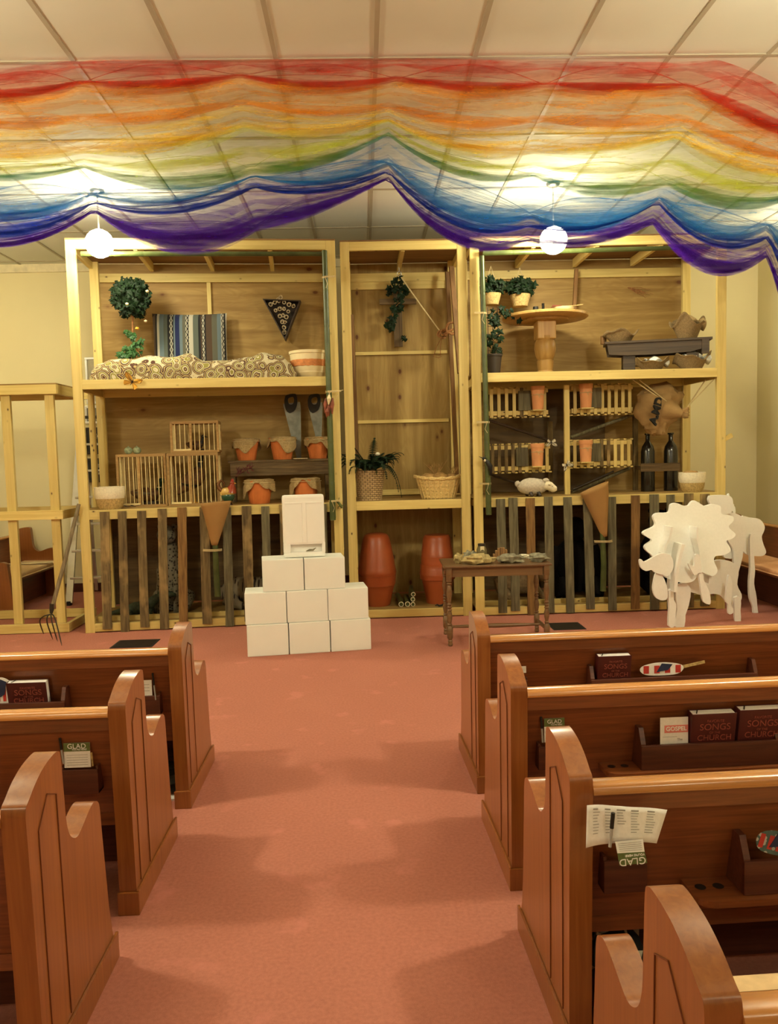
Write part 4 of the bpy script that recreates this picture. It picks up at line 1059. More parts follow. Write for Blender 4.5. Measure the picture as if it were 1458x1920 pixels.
# rooster figure
b = S(428, YL(428, .18), ZM)
t = thing('rooster_figure', 'glossy red, yellow and green rooster figure beside the cages', 'rooster figure', tuple(b), LRZ)
gl = lambda n_, c: plain(n_, c, .2, .6)
m = MB(); m.blob((0, 0, .085), (.065, .05, .06), 16); m.build('lower_body', gl('glossy_green', (.02, .07, .04)), t)
m = MB(); m.blob((-.005, 0, .125), (.075, .052, .05), 16); m.build('breast', gl('glossy_yellow', (.6, .38, .1)), t)
m = MB(); m.tube([(.03, 0, .12), (.04, 0, .17), (.045, 0, .205)], [.055, .042, .02], 14); m.blob((.045, 0, .215), (.024, .02, .024), 12); hd = m.build('head', gl('glossy_red', (.28, .04, .015)), t)
m = MB(); m.prism([(.03, -.004, .23), (.04, -.004, .26), (.045, -.004, .24), (.055, -.004, .262), (.06, -.004, .235)], (0, .008, 0)); m.build('comb', redM, hd)
m = MB(); m.tube([(.06, 0, .215), (.085, 0, .21)], [.008, .002], 6); m.build('beak', orangeM, hd)
m = MB(); m.tube([(-.05, 0, .13), (-.085, 0, .17), (-.09, 0, .215), (-.06, 0, .245), (-.03, 0, .215), (-.04, 0, .18)], [.03, .035, .03, .022, .014, .01], 10, squash=.6); m.build('tail', gl('glossy_brown', (.16, .06, .02)), t)
m = MB(); m.tube([(0, 0, .03), (0, 0, 0)], [.03, .045], 12); m.build('foot', gl('glossy_black', (.03, .015, .01)), t)
# weathered bench and five pots
a = S(430, YL(430, .52), ZM); e = S(628, YL(628, .52), ZM); W = e.x-a.x-.02; HB = P(520, 862, a.y).z-ZM
t = thing('weathered_bench', 'grey weathered board bench on the middle left shelf carrying three pots', 'bench', tuple(a), LRZ)
MB().box((0, 0, HB-.022), (W, .30, HB), .003).build('bench_top', barnX, t)
MB().box((.02, .01, HB-.16), (W-.02, .03, HB-.022), .003).build('bench_apron', barnX, t)
for x in (.03, W-.07): MB().box((x, .03, 0), (x+.035, .27, HB-.022), .003).build('leg', barnX, t)
def clothpot(px, Y, z, rr, h, label, seed, grp='terracotta pots with burlap covers'):
    b = S(px, Y, z); t = thing('clay_pot', label, 'pot', tuple(b), LRZ, grp)
    m = MB(); m.lathe([(0, 0), (rr*.66, 0), (rr*.70, .006), (rr*.82, h*.45), (rr*.93, h*.86), (rr*1.0, h*.87), (rr*1.02, h), (rr*.93, h), (rr*.8, h*.5), (0, .02)], seg=60, mod=lambda r_, z_, an, i, k: (r_*(1+(.02*cos(an*20) if 0 < i < 5 else 0)), z_)); m.build('pot_body', terra, t)
    rr_ = random.Random(seed); ph = [rr_.uniform(0, 6) for _ in range(4)]
    def hem(an): return h*(.42+.20*sin(2*an+ph[0])+.16*sin(3*an+ph[1])+.06*sin(7*an+ph[2]))
    def fn(u, v):
        an = u*2*pi
        if v < .3: f = v/.3; return (rr*1.02*f*cos(an), rr*1.02*f*sin(an), h+.012+.006*sin(an*3)*f)
        f = (v-.3)/.7; d = hem(an)*f; r_ = rr*(1.05+.10*min(1, f*3)*(.6+.4*sin(5*an+ph[3]))+.06*f*sin(9*an+ph[1]))
        if .12 < f < .3: r_ -= rr*.05
        return (r_*cos(an), r_*sin(an), h+.010-d)
    m = MB(); m.grid(fn, 64, 16); o = m.build('burlap_cover', burlap, t); md = o.modifiers.new('thickness', 'SOLIDIFY'); md.thickness = .003
    m = MB(); m.tube([(rr*1.13*cos(k*.35), rr*1.13*sin(k*.35), h-.018) for k in range(19)], .0025, 5); m.build('twine_tie', twine, t)
zB = ZM+HB
clothpot(463, YL(463, .62), zB, .13, .215, 'burlap covered clay pot, left of three on the weathered bench', 2)
clothpot(530, YL(530, .62), zB, .135, .225, 'burlap covered clay pot, middle of three on the weathered bench', 5)
clothpot(596, YL(596, .62), zB, .125, .215, 'burlap covered clay pot, right of three on the weathered bench', 9)
clothpot(487, YL(487, .28), ZM, .140, .23, 'burlap covered clay pot standing before the weathered bench, left of two', 21)
clothpot(574, YL(574, .28), ZM, .140, .23, 'burlap covered clay pot standing behind the white foam lid', 13)
# saws
def saw(px0, py0, px1, py1, Y, label, wd=.18):
    a = P(px0, py0, Y); e = P(px1, py1, Y); L = (e-a).length; ang = atan2(e.x-a.x, a.z-e.z)
    t = thing('hand_saw', label, 'saw', tuple(a)); R = Matrix.Rotation(-ang, 3, 'Y')
    f = lambda pts: [R @ Vector((x, 0, z)) for x, z in pts]
    bl = MB(); teeth = [(-.5*wd+(.44*wd)*k/40+(.0035 if k % 2 else 0), -.10-(L-.10)*k/40) for k in range(41)]
    bl.prism(f([(wd*.5, -.06), (-.5*wd, -.06)]+teeth+[(.06*wd, -L), (.5*wd, -.12)]), (0, .002, 0)); bl.build('blade', steel, t)
    h = MB(); o1 = smoothpoly([(-.055, .02), (.05, .03), (.065, -.02), (.05, -.10), (.01, -.15), (-.05, -.16), (-.075, -.08)], 4)
    i1 = smoothpoly([(-.022, -.005), (.025, 0), (.03, -.04), (.01, -.075), (-.025, -.07), (-.035, -.035)], 4)
    n1 = len(o1); V = [R @ Vector((v.x, -.014, v.y)) for v in o1]; 
    # handle as a ring of segments around the grip hole
    k1 = len(i1); ring = []
    for i in range(24):
        ring.append((o1[int(i*n1/24)], i1[int(i*k1/24)]))
    for i in range(24):
        (oa, ia), (ob, ib) = ring[i], ring[(i+1) % 24]
        h.prism([R @ Vector((v.x, -.012, v.y)) for v in (oa, ob, ib, ia)], (0, .024, 0))
    h.build('handle', black, t)
saw(545, 745, 563, 880, YL(545, .80), 'larger hand saw hanging blade down on the middle left back wall')
saw(589, 745, 600, 850, YL(589, .80), 'smaller hand saw hanging at the right end of the middle left back wall', .15)
# berry sprig, dried seeds, moths
b = P(455, 890, YL(455, .40)); t = thing('berry_sprig', 'dark red leafy sprig leaning before the weathered bench', 'plant', tuple(b)); m = MB()
for k in range(26):
    an = rnd.uniform(-.6, 2.6); L_ = rnd.uniform(.03, .07); c = Vector((rnd.uniform(-.09, .10), rnd.uniform(-.03, .03), 0)); c.z = .03+.35*c.x+rnd.uniform(-.02, .03)
    m.tube([c, c+Vector((cos(an)*L_*.5, 0, sin(an)*L_*.5+.006)), c+Vector((cos(an)*L_, 0, sin(an)*L_))], [.003, .006, .001], 5)
m.tube([(-.07, 0, -.02), (0, 0, .03), (.10, 0, .07)], .003, 5); m.build('sprig', plain('dark_red_leaf', (.12, .025, .025), .6, var=.5), t)
b = S(562, YL(562, .50), zB); m = MB()
for k in range(26): x, y = rnd.uniform(-.07, .07), rnd.uniform(-.03, .03); m.blob((x, y, .006), (.012, .006, .005), 6)
tag(m.build('seed_scatter', cream), 'scatter of pale seeds on the weathered bench', 'seeds', loc=tuple(b))
bpy.context.scene.collection.objects['seed_scatter']['kind'] = 'stuff'
moth = (plain('pale_moth', (.6, .46, .2), .8, var=.4, sc=60), darkW)
butterfly(240, ZM+.012, YL(240, .10), .045, 'pale moth on the middle shelf beside the straw basket', nm='moth', cat='moth', mats=moth, flat=True)
butterfly(253, ZM+.012, YL(253, .12), .045, 'second pale moth on the middle shelf, nearer the cage', nm='moth', cat='moth', mats=moth, flat=True)

# ---- bamboo poles
def bamboo(p, q, r, label, n=8, ties=()):
    p = Vector(p); q = Vector(q); L = (q-p).length; o = p; d = (q-p)/L
    t = thing('bamboo_pole', label, 'bamboo pole', tuple(p)); pts, rs = [], []
    for k in range(n):
        for (f, g) in ((.0, 1.0), (.03, .93), (.06, 1.02), (.1, 1.0), (.9, .99), (.95, 1.0)):
            pts.append(d*L*(k+f)/n); rs.append(r*g*(1-.15*k/n))
    pts.append(d*L); rs.append(r*.85); MB().tube(pts, rs, 14).build('cane', bamM, t)
    for (f, dx) in ties:
        c = d*L*f; m = MB()
        for j in range(3):
            z = c.z+j*.006; m.tube([(c.x-r-.002, c.y-.004, z), (c.x, c.y-r-.005, z), (c.x+dx, c.y-r-.003, z+.003)] if dx > 0 else [(c.x+r+.002, c.y-.004, z), (c.x, c.y-r-.005, z), (c.x+dx, c.y-r-.003, z+.003)], .0028, 5)
        m.tube([(c.x, c.y-r-.006, c.z), (c.x+.02*(1 if dx > 0 else -1), c.y-r-.012, c.z-.06), (c.x+.005, c.y-r-.008, c.z-.10)], .0022, 5); m.build('twine_tie', twine, t)
p0, p1 = P(624, 975, YL(615)-.06), P(608, 470, YL(615)-.06)
bamboo(p0, p1, .030, 'green bamboo pole tied upright to the right post of the left unit', 7, ((.07, .09), (.48, .12), (.90, .10)))
p0, p1 = P(916, 965, RY0-.055), P(903, 480, RY0-.055)
bamboo(p0, p1, .028, 'green bamboo pole tied upright to the left post of the right unit', 7, ((.12, -.09), (.36, -.10), (.78, -.09)))
a = P(152, 476, YL(160)-.04); e = P(606, 476, YL(606)-.04)
bamboo(a, e, .024, 'green bamboo pole tied along the top rail of the left unit', 8)
a = P(905, 475, RY0-.04); e = P(1330, 463, RY0-.04)
bamboo(a, e, .024, 'green bamboo pole tied along the top rail of the right unit', 8)
# corn and peppers on the post
b = P(619, 735, YL(619)-.10); t = thing('corn_bundle', 'bundle of dried red corn and a pale pod tied to the bamboo pole', 'dried corn', tuple(b))
for k, (x, z, L_, mt) in enumerate(((-.045, -.06, .14, iridM), (-.012, -.10, .13, iridM), (.022, -.06, .15, iridM), (-.008, -.03, .09, cream), (-.03, -.16, .08, iridM))):
    m = MB(); m.tube([(x, -.01*k, z), (x-.006, -.012-.01*k, z-L_*.4), (x-.01, -.01*k, z-L_)], [.008, .020, .006], 10); m.build('corn_cob', mt, t)
m = MB(); m.tube([(-.03, 0, -.05), (0, 0, .0), (.08, .03, .01), (.12, .05, .02)], .003, 5); m.tube([(.04, 0, -.09), (.06, 0, -.05), (.075, 0, -.02)], .002, 4); m.build('twine_tie', twine, t)
# lizard
b = P(637, 945, YL(637)-.04); t = thing('lizard_figure', 'small olive lizard figure clinging to the post between the units', 'lizard figure', tuple(b)); oli = plain('olive_skin', (.10, .12, .03), .5, var=.5)
m = MB(); m.tube([(-.05, 0, .045), (-.03, -.004, .03), (-.01, -.006, .01), (.012, -.004, -.02), (.02, 0, -.04)], [.004, .010, .012, .014, .010], 10); m.build('lizard_body', oli, t)
m = MB()
for (x, z, dx, dz) in ((-.03, .03, -.03, -.015), (-.03, .03, .02, .03), (.01, -.015, -.025, -.03), (.01, -.015, .03, .01)): m.tube([(x, 0, z), (x+dx, -.006, z+dz*.3), (x+dx*1.2, .008, z+dz)], .004, 6)
m.build('leg', oli, t)

# ---- kraft paper torches on bamboo
def torch(px0, py0, px1, py1, Y, label, pyb, pxb):
    a = P(px0, py0, Y); e = P(px1, py1, Y); g0 = P(pxb, pyb, Y+.01); t = thing('paper_torch', label, 'torch', tuple(g0)); o = g0
    m = MB(); n = 28; ax = (a-e); L = ax.length; axn = ax.normalized(); u = Vector((1, 0, 0)); u = (u-axn*u.dot(axn)).normalized(); v = axn.cross(u)
    R0, R1 = .026, M(27, Y)
    def fn(s_, f):
        an = s_*2*pi*1.12; r_ = (R0+(R1-R0)*f)*(1+.05*s_); tip = 1+.05*sin(an*1.0+1) if f > .98 else 1
        return e-o+axn*L*f*(1+(.06*sin(an+2) if f > .9 else 0))+(u*cos(an)+v*sin(an))*r_
    m.grid(fn, n, 12); c = m.build('paper_cone', kraft, t); md = c.modifiers.new('thickness', 'SOLIDIFY'); md.thickness = .002
    m = MB(); m.tube([g0-o, (g0-o).lerp(e-o, .5), e-o+axn*.12], [.030, .029, .024], 12); m.build('bamboo_handle', bamM, t)
    m = MB()
    for j in range(3): z = (e-o)-axn*(.04+.008*j); m.tube([z+Vector((-.11, .012, 0)), z+Vector((-.03, -.032, 0)), z+Vector((.03, -.032, 0)), z+Vector((.07, .012, 0))], .003, 5)
    m.build('twine_tie', twine, t)
torch(404, 942, 402, 1022, YL(400)-.055, 'kraft paper cone on a bamboo handle tied to the left slats', 1118, 408)
torch(1113, 914, 1133, 1006, RY0-.055, 'kraft paper cone on a bamboo handle tied to the right slats', 1108, 1130)

# ------------------------------------------------------------------ middle unit
YC = CY0
# cross with ivy
c = P(745, 566, YC+.84); t = thing('wooden_cross', 'dark wooden cross on the back panel of the middle unit', 'cross', tuple(c))
lo_ = P(745, 650, YC+.84).z-c.z; hi_ = P(745, 535, YC+.84).z-c.z; wb = M(16, 8.7)
MB().box((-wb/2, 0, lo_), (wb/2, .03, hi_), .003).build('upright', wood('cross_wood_z', (.17, .11, .05), (.07, .045, .02), 'z', fine=40, rough=.7), t)
xl, xr_ = P(711, 566, YC+.84).x-c.x, P(780, 566, YC+.84).x-c.x
MB().box((xl, -.026, -.03), (xr_, .0, .03), .003).build('crossbar', wood('cross_wood_x', (.20, .13, .06), (.09, .06, .028), 'x', fine=40, rough=.7), t)
t = thing('ivy_garland', 'dark ivy garland winding down the wooden cross from the screw eye', 'plant', tuple(P(748, 520, YC+.80))); o = Vector(t.location)
m, ml = MB(), MB(); vine(m, ml, [P(748, 520, YC+.80)-o, P(742, 540, YC+.78)-o, P(756, 556, YC+.78)-o, P(738, 580, YC+.76)-o, P(735, 600, YC+.78)-o, P(733, 615, YC+.79)-o], .075, 2, rnd, spread=.05)
for (px, py, n_) in ((735, 547, 8), (762, 547, 8), (744, 575, 10), (730, 612, 9), (754, 638, 3)):
    q = P(px, py, YC+.78)-o
    for _ in range(n_): ivy_leaf(ml, q+Vector((rnd.uniform(-.04, .04), rnd.uniform(-.03, .02), rnd.uniform(-.04, .04))), .07*rnd.uniform(.7, 1.2), rnd)
m.build('vine', rope, t); ml.build('ivy_leaves', leafD, t)
# screw eye, pull rope and knotted rope
c = P(748, 513, YC+.72); t = thing('screw_eye', 'shiny metal screw eye under the roof of the middle unit', 'hook', tuple(c)); m = MB()
m.tube([(.022*sin(k*pi/6), 0, .022*cos(k*pi/6)) for k in range(13)], .005, 6); m.tube([(0, 0, .022), (0, 0, .09)], .004, 6); m.build('eye_ring', metal, t)
t = thing('pull_rope', 'thin rope running from the screw eye down to the knot at the right', 'rope', tuple(P(752, 520, YC+.72))); o = Vector(t.location)
kn = P(830, 628, YC+.5); MB().tube([Vector((0, 0, 0)), (kn-o)*.5+Vector((0, 0, -.01)), kn-o], .007, 6).build('rope_line', twine, t)
t = thing('rope_knot', 'brown rope coil knotted round the right side brace of the middle unit', 'rope', tuple(kn)); o = kn; m = MB()
for (R_, cx, cz_, dy) in ((.055, .09, .07, 0), (.062, .10, .06, -.02), (.035, .0, .0, -.01), (.030, .01, .02, -.03), (.034, -.02, .01, 0)):
    m.tube([(cx+R_*cos(k*pi/8), dy+.012*sin(k), cz_+R_*sin(k*pi/8)) for k in range(17)], .010, 7)
m.tube([(.0, 0, 0), (.05, -.02, .03), (.12, 0, .06)], .012, 7); m.tube([(-.01, 0, -.02), (-.07, 0, -.12), (-.10, 0, -.22), (-.05, 0, -.235), (-.02, 0, -.22)], .004, 5); m.tube([(-.01, 0, -.02), (-.03, 0, -.12), (-.03, 0, -.21)], .004, 5); m.build('rope_coil', rope, t)
# side braces of the middle unit
def brace(px0, py0, px1, py1, Y0, Y1, label, wd=.05, mat=None):
    a = P(px0, py0, Y0); e = P(px1, py1, Y1); o = a; t = MB(); t.bar((0, 0, 0), e-a, wd, .035, bev=.003)
    return tag(t.build('wooden_brace', mat or BR1), label, 'wooden brace', loc=tuple(a))
BR1 = wood('dark_brace_wood', (.25, .13, .045), (.14, .07, .022), 'z', fine=40, rough=.7)
brace(846, 500, 862, 700, YC+.45, YC+.22, 'reddish wooden brace leaning inside the right side of the middle unit, upper one')
brace(838, 510, 858, 925, YC+.72, YC+.55, 'long reddish pole standing inside the right side of the middle unit', .04)
brace(660, 590, 672, 930, YC+.50, YC+.60, 'reddish wooden brace inside the left side of the middle unit', .035)
# fern in brick patterned basket
b = S(694, YC+.20, ZM); t = thing('potted_fern', 'dark green fern in a brick patterned basket pot, a white flower on top', 'plant', tuple(b)); hh = .305; r0, r1 = .115, .155
m = MB(); seg = 48; prof = [(r0, 0), (r0*1.02, .01), (r1*.98, hh-.01), (r1, hh)]
m.lathe([(0, .0)]+prof+[(r1*.93, hh), (r1*.9, hh-.04), (0, hh-.04)], seg=seg); pot = m.build('basket_pot', brickM, t)
uvl = pot.data.uv_layers.new(name='UVMap')
for lp in pot.data.loops:
    v = pot.data.vertices[lp.vertex_index].co; an = atan2(v.y, v.x)+pi/2
    if an > pi: an -= 2*pi
    uvl.data[lp.index].uv = (an*.14, v.z)
def frond(m, base, dirv, L, droop, s):
    pts = []; d = Vector(dirv).normalized(); side = d.cross(Vector((0, 0, 1))).normalized(); n = 22
    for i in range(n+1):
        f = i/n; pts.append(Vector(base)+d*L*f*(1-.25*f*f)+Vector((0, 0, L*(.75*f-droop*f*f))))
    m.tube(pts, .003, 4)
    for i in range(2, n+1):
        f = i/n; w_ = s*sin(min(1, f*1.15+.05)*pi)**.7 if f < .85 else s*.35*(1.15-f)*3
        t_ = (pts[i]-pts[i-1]).normalized(); up = side.cross(t_)
        for sg in (-1, 1):
            a = pts[i]; tip = a+side*sg*w_+t_*w_*.35+up*(-.2*w_); wd_ = t_*L/n*.5
            m.add([a-wd_, tip, a+wd_, a+(tip-a)*.5+up*.003], [(0, 1, 3), (3, 1, 2), (0, 3, 2)])
m = MB()
for k in range(48):
    an = k*2.4; el = rnd.uniform(.1, 1.3)
    d = (cos(an)*1.2, sin(an)*.9-.15, el*.6); frond(m, (cos(an)*.06, sin(an)*.06, hh-.005), d, rnd.uniform(.26, .40), rnd.uniform(.35, 1.05), rnd.uniform(.05, .07))
frond(m, (.05, -.04, hh), (1, -.2, .3), .42, .62, .05); frond(m, (.05, -.06, hh), (1, -.4, .2), .38, 1.6, .055); frond(m, (.0, -.02, hh), (-.7, -.3, .6), .30, .4, .04); frond(m, (.05, -.06, hh), (.8, -.5, .0), .36, 1.35, .055)
m.build('fronds', leafD, t); flower(t, (.085, -.05, hh+.16), .024, strawW)
# wicker basket of roots
b = S(822, YC+.20, ZM); t = thing('wicker_basket', 'oval pale wicker basket on the right of the middle shelf', 'basket', tuple(b)); hh = .20
wv = lambda r_, z, an, i, k: (r_+.0045*sin(an*30+(i % 2)*pi)*(1 if 0 < i < 17 else 0), z)
prof = [(.0, 0)]+[(.165+.052*(j/15)+.006*sin(j*2.2), .004+hh*j/15) for j in range(16)]+[(.20, hh-.01), (.16, .02), (0, .02)]
MB().lathe(prof, seg=120, mod=wv, sy=.72).build('woven_body', wick, t)
m = MB()
for k in range(3):
    pts = []
    for i in range(49):
        an = 2*pi*i/48; lift = .022*abs(cos(an))**3; pts.append(((.225+.02*abs(cos(an))**6)*cos(an+k*.02), .165*sin(an), hh+.006*k+lift+.004*sin(an*14+k*2)))
    m.tube(pts, .009, 6)
m.build('braided_rim', wick, t)
m = MB()
for k in range(24):
    an = 2*pi*k/24; m.tube([(.168*cos(an), .168*.72*sin(an), .0), (.222*cos(an), .222*.72*sin(an), hh)], .0055, 5)
m.build('stake', wick, t)
for k, (x, y, z, rx, ry, lb) in enumerate(((-.10, 0, .205, .085, .06, 'large tan gourd in the wicker basket, left one'), (.02, -.03, .21, .075, .055, 'large tan gourd in the wicker basket, middle one'), (.13, .01, .20, .055, .05, 'small tan gourd in the wicker basket, right one'))):
    m = MB(); m.blob((0, 0, 0), (rx, ry, .052), 18, jit=.25, seed=k); tag(m.build('gourd', rootM), lb, 'gourd', loc=(b.x+x, b.y+y, b.z+z))
for k, (x, y, n_, lb) in enumerate(((.0, .06, 9, 'dry upright twig bunch behind the gourds in the wicker basket'), (.15, .0, 8, 'small dry root tuft at the right of the wicker basket'))):
    m = MB()
    for j in range(n_):
        an = rnd.uniform(-1, 1); L_ = rnd.uniform(.10, .17) if k == 0 else rnd.uniform(.05, .11); pt = [Vector((0, 0, 0)), Vector((an*L_*.4, rnd.uniform(-.02, .02), L_*.5)), Vector((an*L_*.8+rnd.uniform(-.02, .02), 0, L_))]
        m.tube(openpath(pt, 3), [.005*(1-.12*q) for q in range(7)], 5); m.tube([pt[1], pt[1]+Vector((rnd.uniform(-.05, .05), 0, .05))], .002, 4)
    tag(m.build('twig_bunch', rootM), lb, 'twigs', loc=(b.x+x+(-.02 if k == 0 else 0), b.y+y, b.z+.22))
# terracotta stacks
def stack(px, Y, prof, label, pyt):
    b = S(px, Y, ZB); t = thing('planter_stack', label, 'planter', tuple(b)); o = P(px, pyt, Y).z-ZB
    up, dn = prof; k = o/.58
    MB().lathe([(r_*k, z*k) for r_, z in dn], seg=48).build('lower_planter', terrap, t); MB().lathe([(r_*k, z*k) for r_, z in up], seg=48).build('upturned_planter', terrap, t)
stack(708, YC+.30, ([(.150, .245), (.156, .262), (.158, .275), (.150, .30), (.143, .36), (.142, .364), (.132, .42), (.118, .50), (.104, .55), (.090, .572), (.06, .582), (.0, .582)], [(0, 0), (.098, 0), (.104, .01), (.128, .12), (.142, .165), (.146, .168), (.154, .24), (.156, .245), (0, .245)]), 'terracotta coloured upturned planter stack, left of the two in the middle unit', 1000)
stack(821, YC+.34, ([(.150, .235), (.153, .25), (.150, .256), (.152, .27), (.148, .277), (.15, .29), (.146, .297), (.146, .33), (.138, .335), (.136, .40), (.134, .402), (.128, .47), (.126, .474), (.118, .54), (.114, .56), (.10, .578), (0, .58)], [(0, 0), (.10, 0), (.102, .02), (.114, .10), (.116, .104), (.134, .20), (.148, .205), (.15, .235), (0, .235)]), 'terracotta coloured ribbed planter stack, right of the two in the middle unit', 1002)
# cut bamboo pieces
for k, (px, dz, rr) in enumerate(((752, 0, .027), (764, 0, .027), (774, 0, .023), (774, .047, .023), (775, .093, .023))):
    b = S(px, YC+.14+dz*.6, ZB); m = MB(); L_ = .45
    mm = [bamM, strawW]; r_ = rr
    m.tube([(0, 0, r_), (-.004*(k-1), L_*.5, r_), (-.02 if k == 0 else .004, L_, r_+.02*(k == 0))], r_, 14, cap=False)
    vs = [(cos(a_*pi/8), sin(a_*pi/8)) for a_ in range(16)]
    m.add([(x*r_, -.001, r_+z*r_) for x, z in vs]+[(x*r_*.72, -.001, r_+z*r_*.72) for x, z in vs], [(i, (i+1) % 16, 16+(i+1) % 16, 16+i) for i in range(16)], 1)
    m.tube([(0, .002, r_), (0, L_-.01, r_)], r_*.7, 12)
    lab = ['cut green bamboo piece lying apart at the left of the bundle', 'cut green bamboo piece at the bottom middle of the bundle', 'cut green bamboo piece at the bottom right of the bundle', 'cut green bamboo piece, second up at the right of the bundle', 'cut green bamboo piece on the very top of the bundle'][k]
    tag(m.build('bamboo_piece', mm), lab, 'bamboo piece', group='cut bamboo pieces between the planters', loc=(b.x, b.y, ZB+dz))
b = S(823, YC+.10, ZB); m = MB(); m.tube([(-.04, 0, .008), (-.02, 0, .02), (0, 0, .006), (.03, 0, .012), (.045, 0, .03)], [.004, .009, .01, .009, .003], 8)
tag(m.build('dark_twig', black), 'small dark curled twig on the bottom board of the middle unit', 'twig', loc=tuple(b))

# ------------------------------------------------------------------ right unit, upper shelf
YR = RY0
b = S(1022, YR+.42, ZU); t = thing('spool_table', 'round pale wooden pedestal table on the upper right shelf', 'table', tuple(b))
zt = P(1022, 583, b.y-.30).z-ZU; RT = M(79, b.y)
MB().lathe([(0, zt-.03), (RT*.97, zt-.035), (RT, zt-.025), (RT, zt-.005), (RT*.985, zt), (RT*.93, zt), (RT*.92, zt+.004), (0, zt+.004)], seg=64).build('round_top', spoolM, t)
MB().lathe([(RT*.55, zt-.055), (RT*.55, zt-.03), (0, zt-.03)], seg=48).build('top_disc', spoolM, t)
m = MB(); m.box((-.095, -.095, zt-.24), (.095, .095, zt-.055), .01); m.build('pedestal_block', spoolM, t)
MB().lathe([(0, .012), (.085, .012), (.088, .03), (.075, .05), (.082, .09), (.085, .15), (.075, .16), (.085, .17), (.10, .21), (.11, .27), (.105, .33), (.09, .36), (.10, .375), (.10, .40), (.09, zt-.24)], seg=32).build('turned_column', spoolM, t)
MB().box((-.11, -.10, 0), (.11, .10, .014), .003).build('foot_plate', darkW, t)
zT = ZU+zt+.004
def cyl(nm, label, cat, px, dy, r_, h_, mat, parts=(), z=zT, Y=None):
    q = S(px, (Y or YR+.42)+dy, z); t = thing(nm, label, cat, tuple(q)); MB().lathe([(0, 0), (r_*.96, 0), (r_, .006), (r_, h_*.9), (r_*.92, h_), (0, h_)], seg=24).build(nm+'_body', mat, t)
    for (n_, r2, z0, z1, m2) in parts: MB().lathe([(0, z0), (r2, z0), (r2, z1), (0, z1)], seg=24).build(n_, m2, t)
    return t
cyl('jar', 'small dark lidded jar on the round pedestal table', 'jar', 1004, .05, .032, .075, black, (('label_band', .033, .03, .055, twine), ('jar_lid', .028, .075, .10, black)))
cyl('candle_cup', 'small orange glowing coloured cup at the left of the dark jar', 'cup', 990, .08, .040, .045, terral)
q = S(1018, YR+.47, zT); m = MB(); m.tube([(.0, 0, k*.004) for k in range(34)], [.012+.005*(k % 3 == 0) for k in range(34)], 10)
tag(m.build('twisted_candle', black), 'thin dark twisted stick standing beside the dark jar', 'stick', loc=tuple(q))
q = S(1057, YR+.40, zT); t = thing('cream_bowl', 'small cream bowl on the round pedestal table', 'bowl', tuple(q))
MB().lathe([(0, 0), (.06, 0), (.065, .008), (.095, .05), (.105, .075), (.098, .076), (.06, .015), (0, .012)], seg=32).build('bowl_body', cream, t)
q2 = q+Vector((.02, -.02, .078)); t = thing('wooden_spoon', 'pale wooden spoon laid across the cream bowl', 'spoon', tuple(q2)); m = MB(); m.tube([(-.07, 0, .0), (.10, 0, .012), (.17, -.01, .018)], [.006, .005, .006], 8); m.blob((-.09, 0, -.002), (.028, .018, .008), 12); m.build('spoon_body', straw, t)
q2 = q+Vector((-.07, .01, .086)); m = MB(); m.tube([(-.06, 0, -.01), (-.04, 0, .01), (0, 0, .004), (.05, 0, .012)], [.003, .012, .013, .004], 8)
tag(m.build('dried_pepper', iridM), 'dark red dried pepper on the rim of the cream bowl', 'pepper', loc=tuple(q2))
brace(1080, 505, 1076, 580, YR+.80, YR+.80, 'dark vertical pole behind the round pedestal table', .05, BR1)
# plants at the left of the upper right shelf
def hang_plant(px, py, Y, rr, h_, label, n_, leafm, potm=straw, pots=True):
    q = P(px, py, Y); t = thing('hanging_plant', label, 'plant', tuple(q)); m = MB(); m.lathe([(0, 0), (rr*.7, 0), (rr, h_), (rr*.9, h_), (rr*.6, .02), (0, .02)], seg=24); m.build('woven_pot', potm, t)
    m = MB(); foliage_ball(m, (0, -.02, h_+.08), (rr*1.5, rr*1.1, .10), n_, .075, rnd, .3); m.build('leaves', leafm, t)
    m = MB(); [m.tube([(sx*rr*.8, 0, h_), (0, .0, h_+.28)], .003, 5) for sx in (-1, 1)]; m.build('hanger', twine, t); return t
hang_plant(921, 572, YR+.35, .10, .11, 'leafy plant in a woven pot hanging at the left of the upper right shelf', 80, leafD)
hang_plant(975, 575, YR+.60, .11, .12, 'dark leafy plant in a woven pot hanging behind the pedestal table', 110, leafD)
b = S(925, YR+.28, ZU); t = thing('trellis_plant', 'ivy on a wire trellis in a dark pot, left end of the upper right shelf', 'plant', tuple(b))
MB().lathe([(0, 0), (.065, 0), (.085, .19), (.092, .19), (.092, .21), (.08, .21), (.07, .16), (0, .16)], seg=24).build('dark_pot', plain('dark_pot', (.035, .025, .018), .5), t)
m = MB()
for x in (-.05, 0, .05): m.tube([(x, 0, .18), (x, 0, .68)], .0035, 5)
for k in range(6): m.tube([(-.055, 0, .25+k*.08), (.055, 0, .25+k*.08)], .003, 5)
m.build('wire_trellis', black, t)
m, ml = MB(), MB(); vine(m, ml, [(0, -.01, .2), (.05, -.02, .3), (-.03, -.02, .38), (.05, -.02, .46), (-.02, -.02, .55), (.06, -.03, .66)], .075, 2, rnd, spread=.05)
vine(m, ml, [(.04, -.02, .6), (.12, -.04, .62), (.20, -.05, .58), (.24, -.05, .53)], .06, 3, rnd, spread=.03)
m.build('stem', rope, t); ml.build('ivy_leaves', leafD, t)
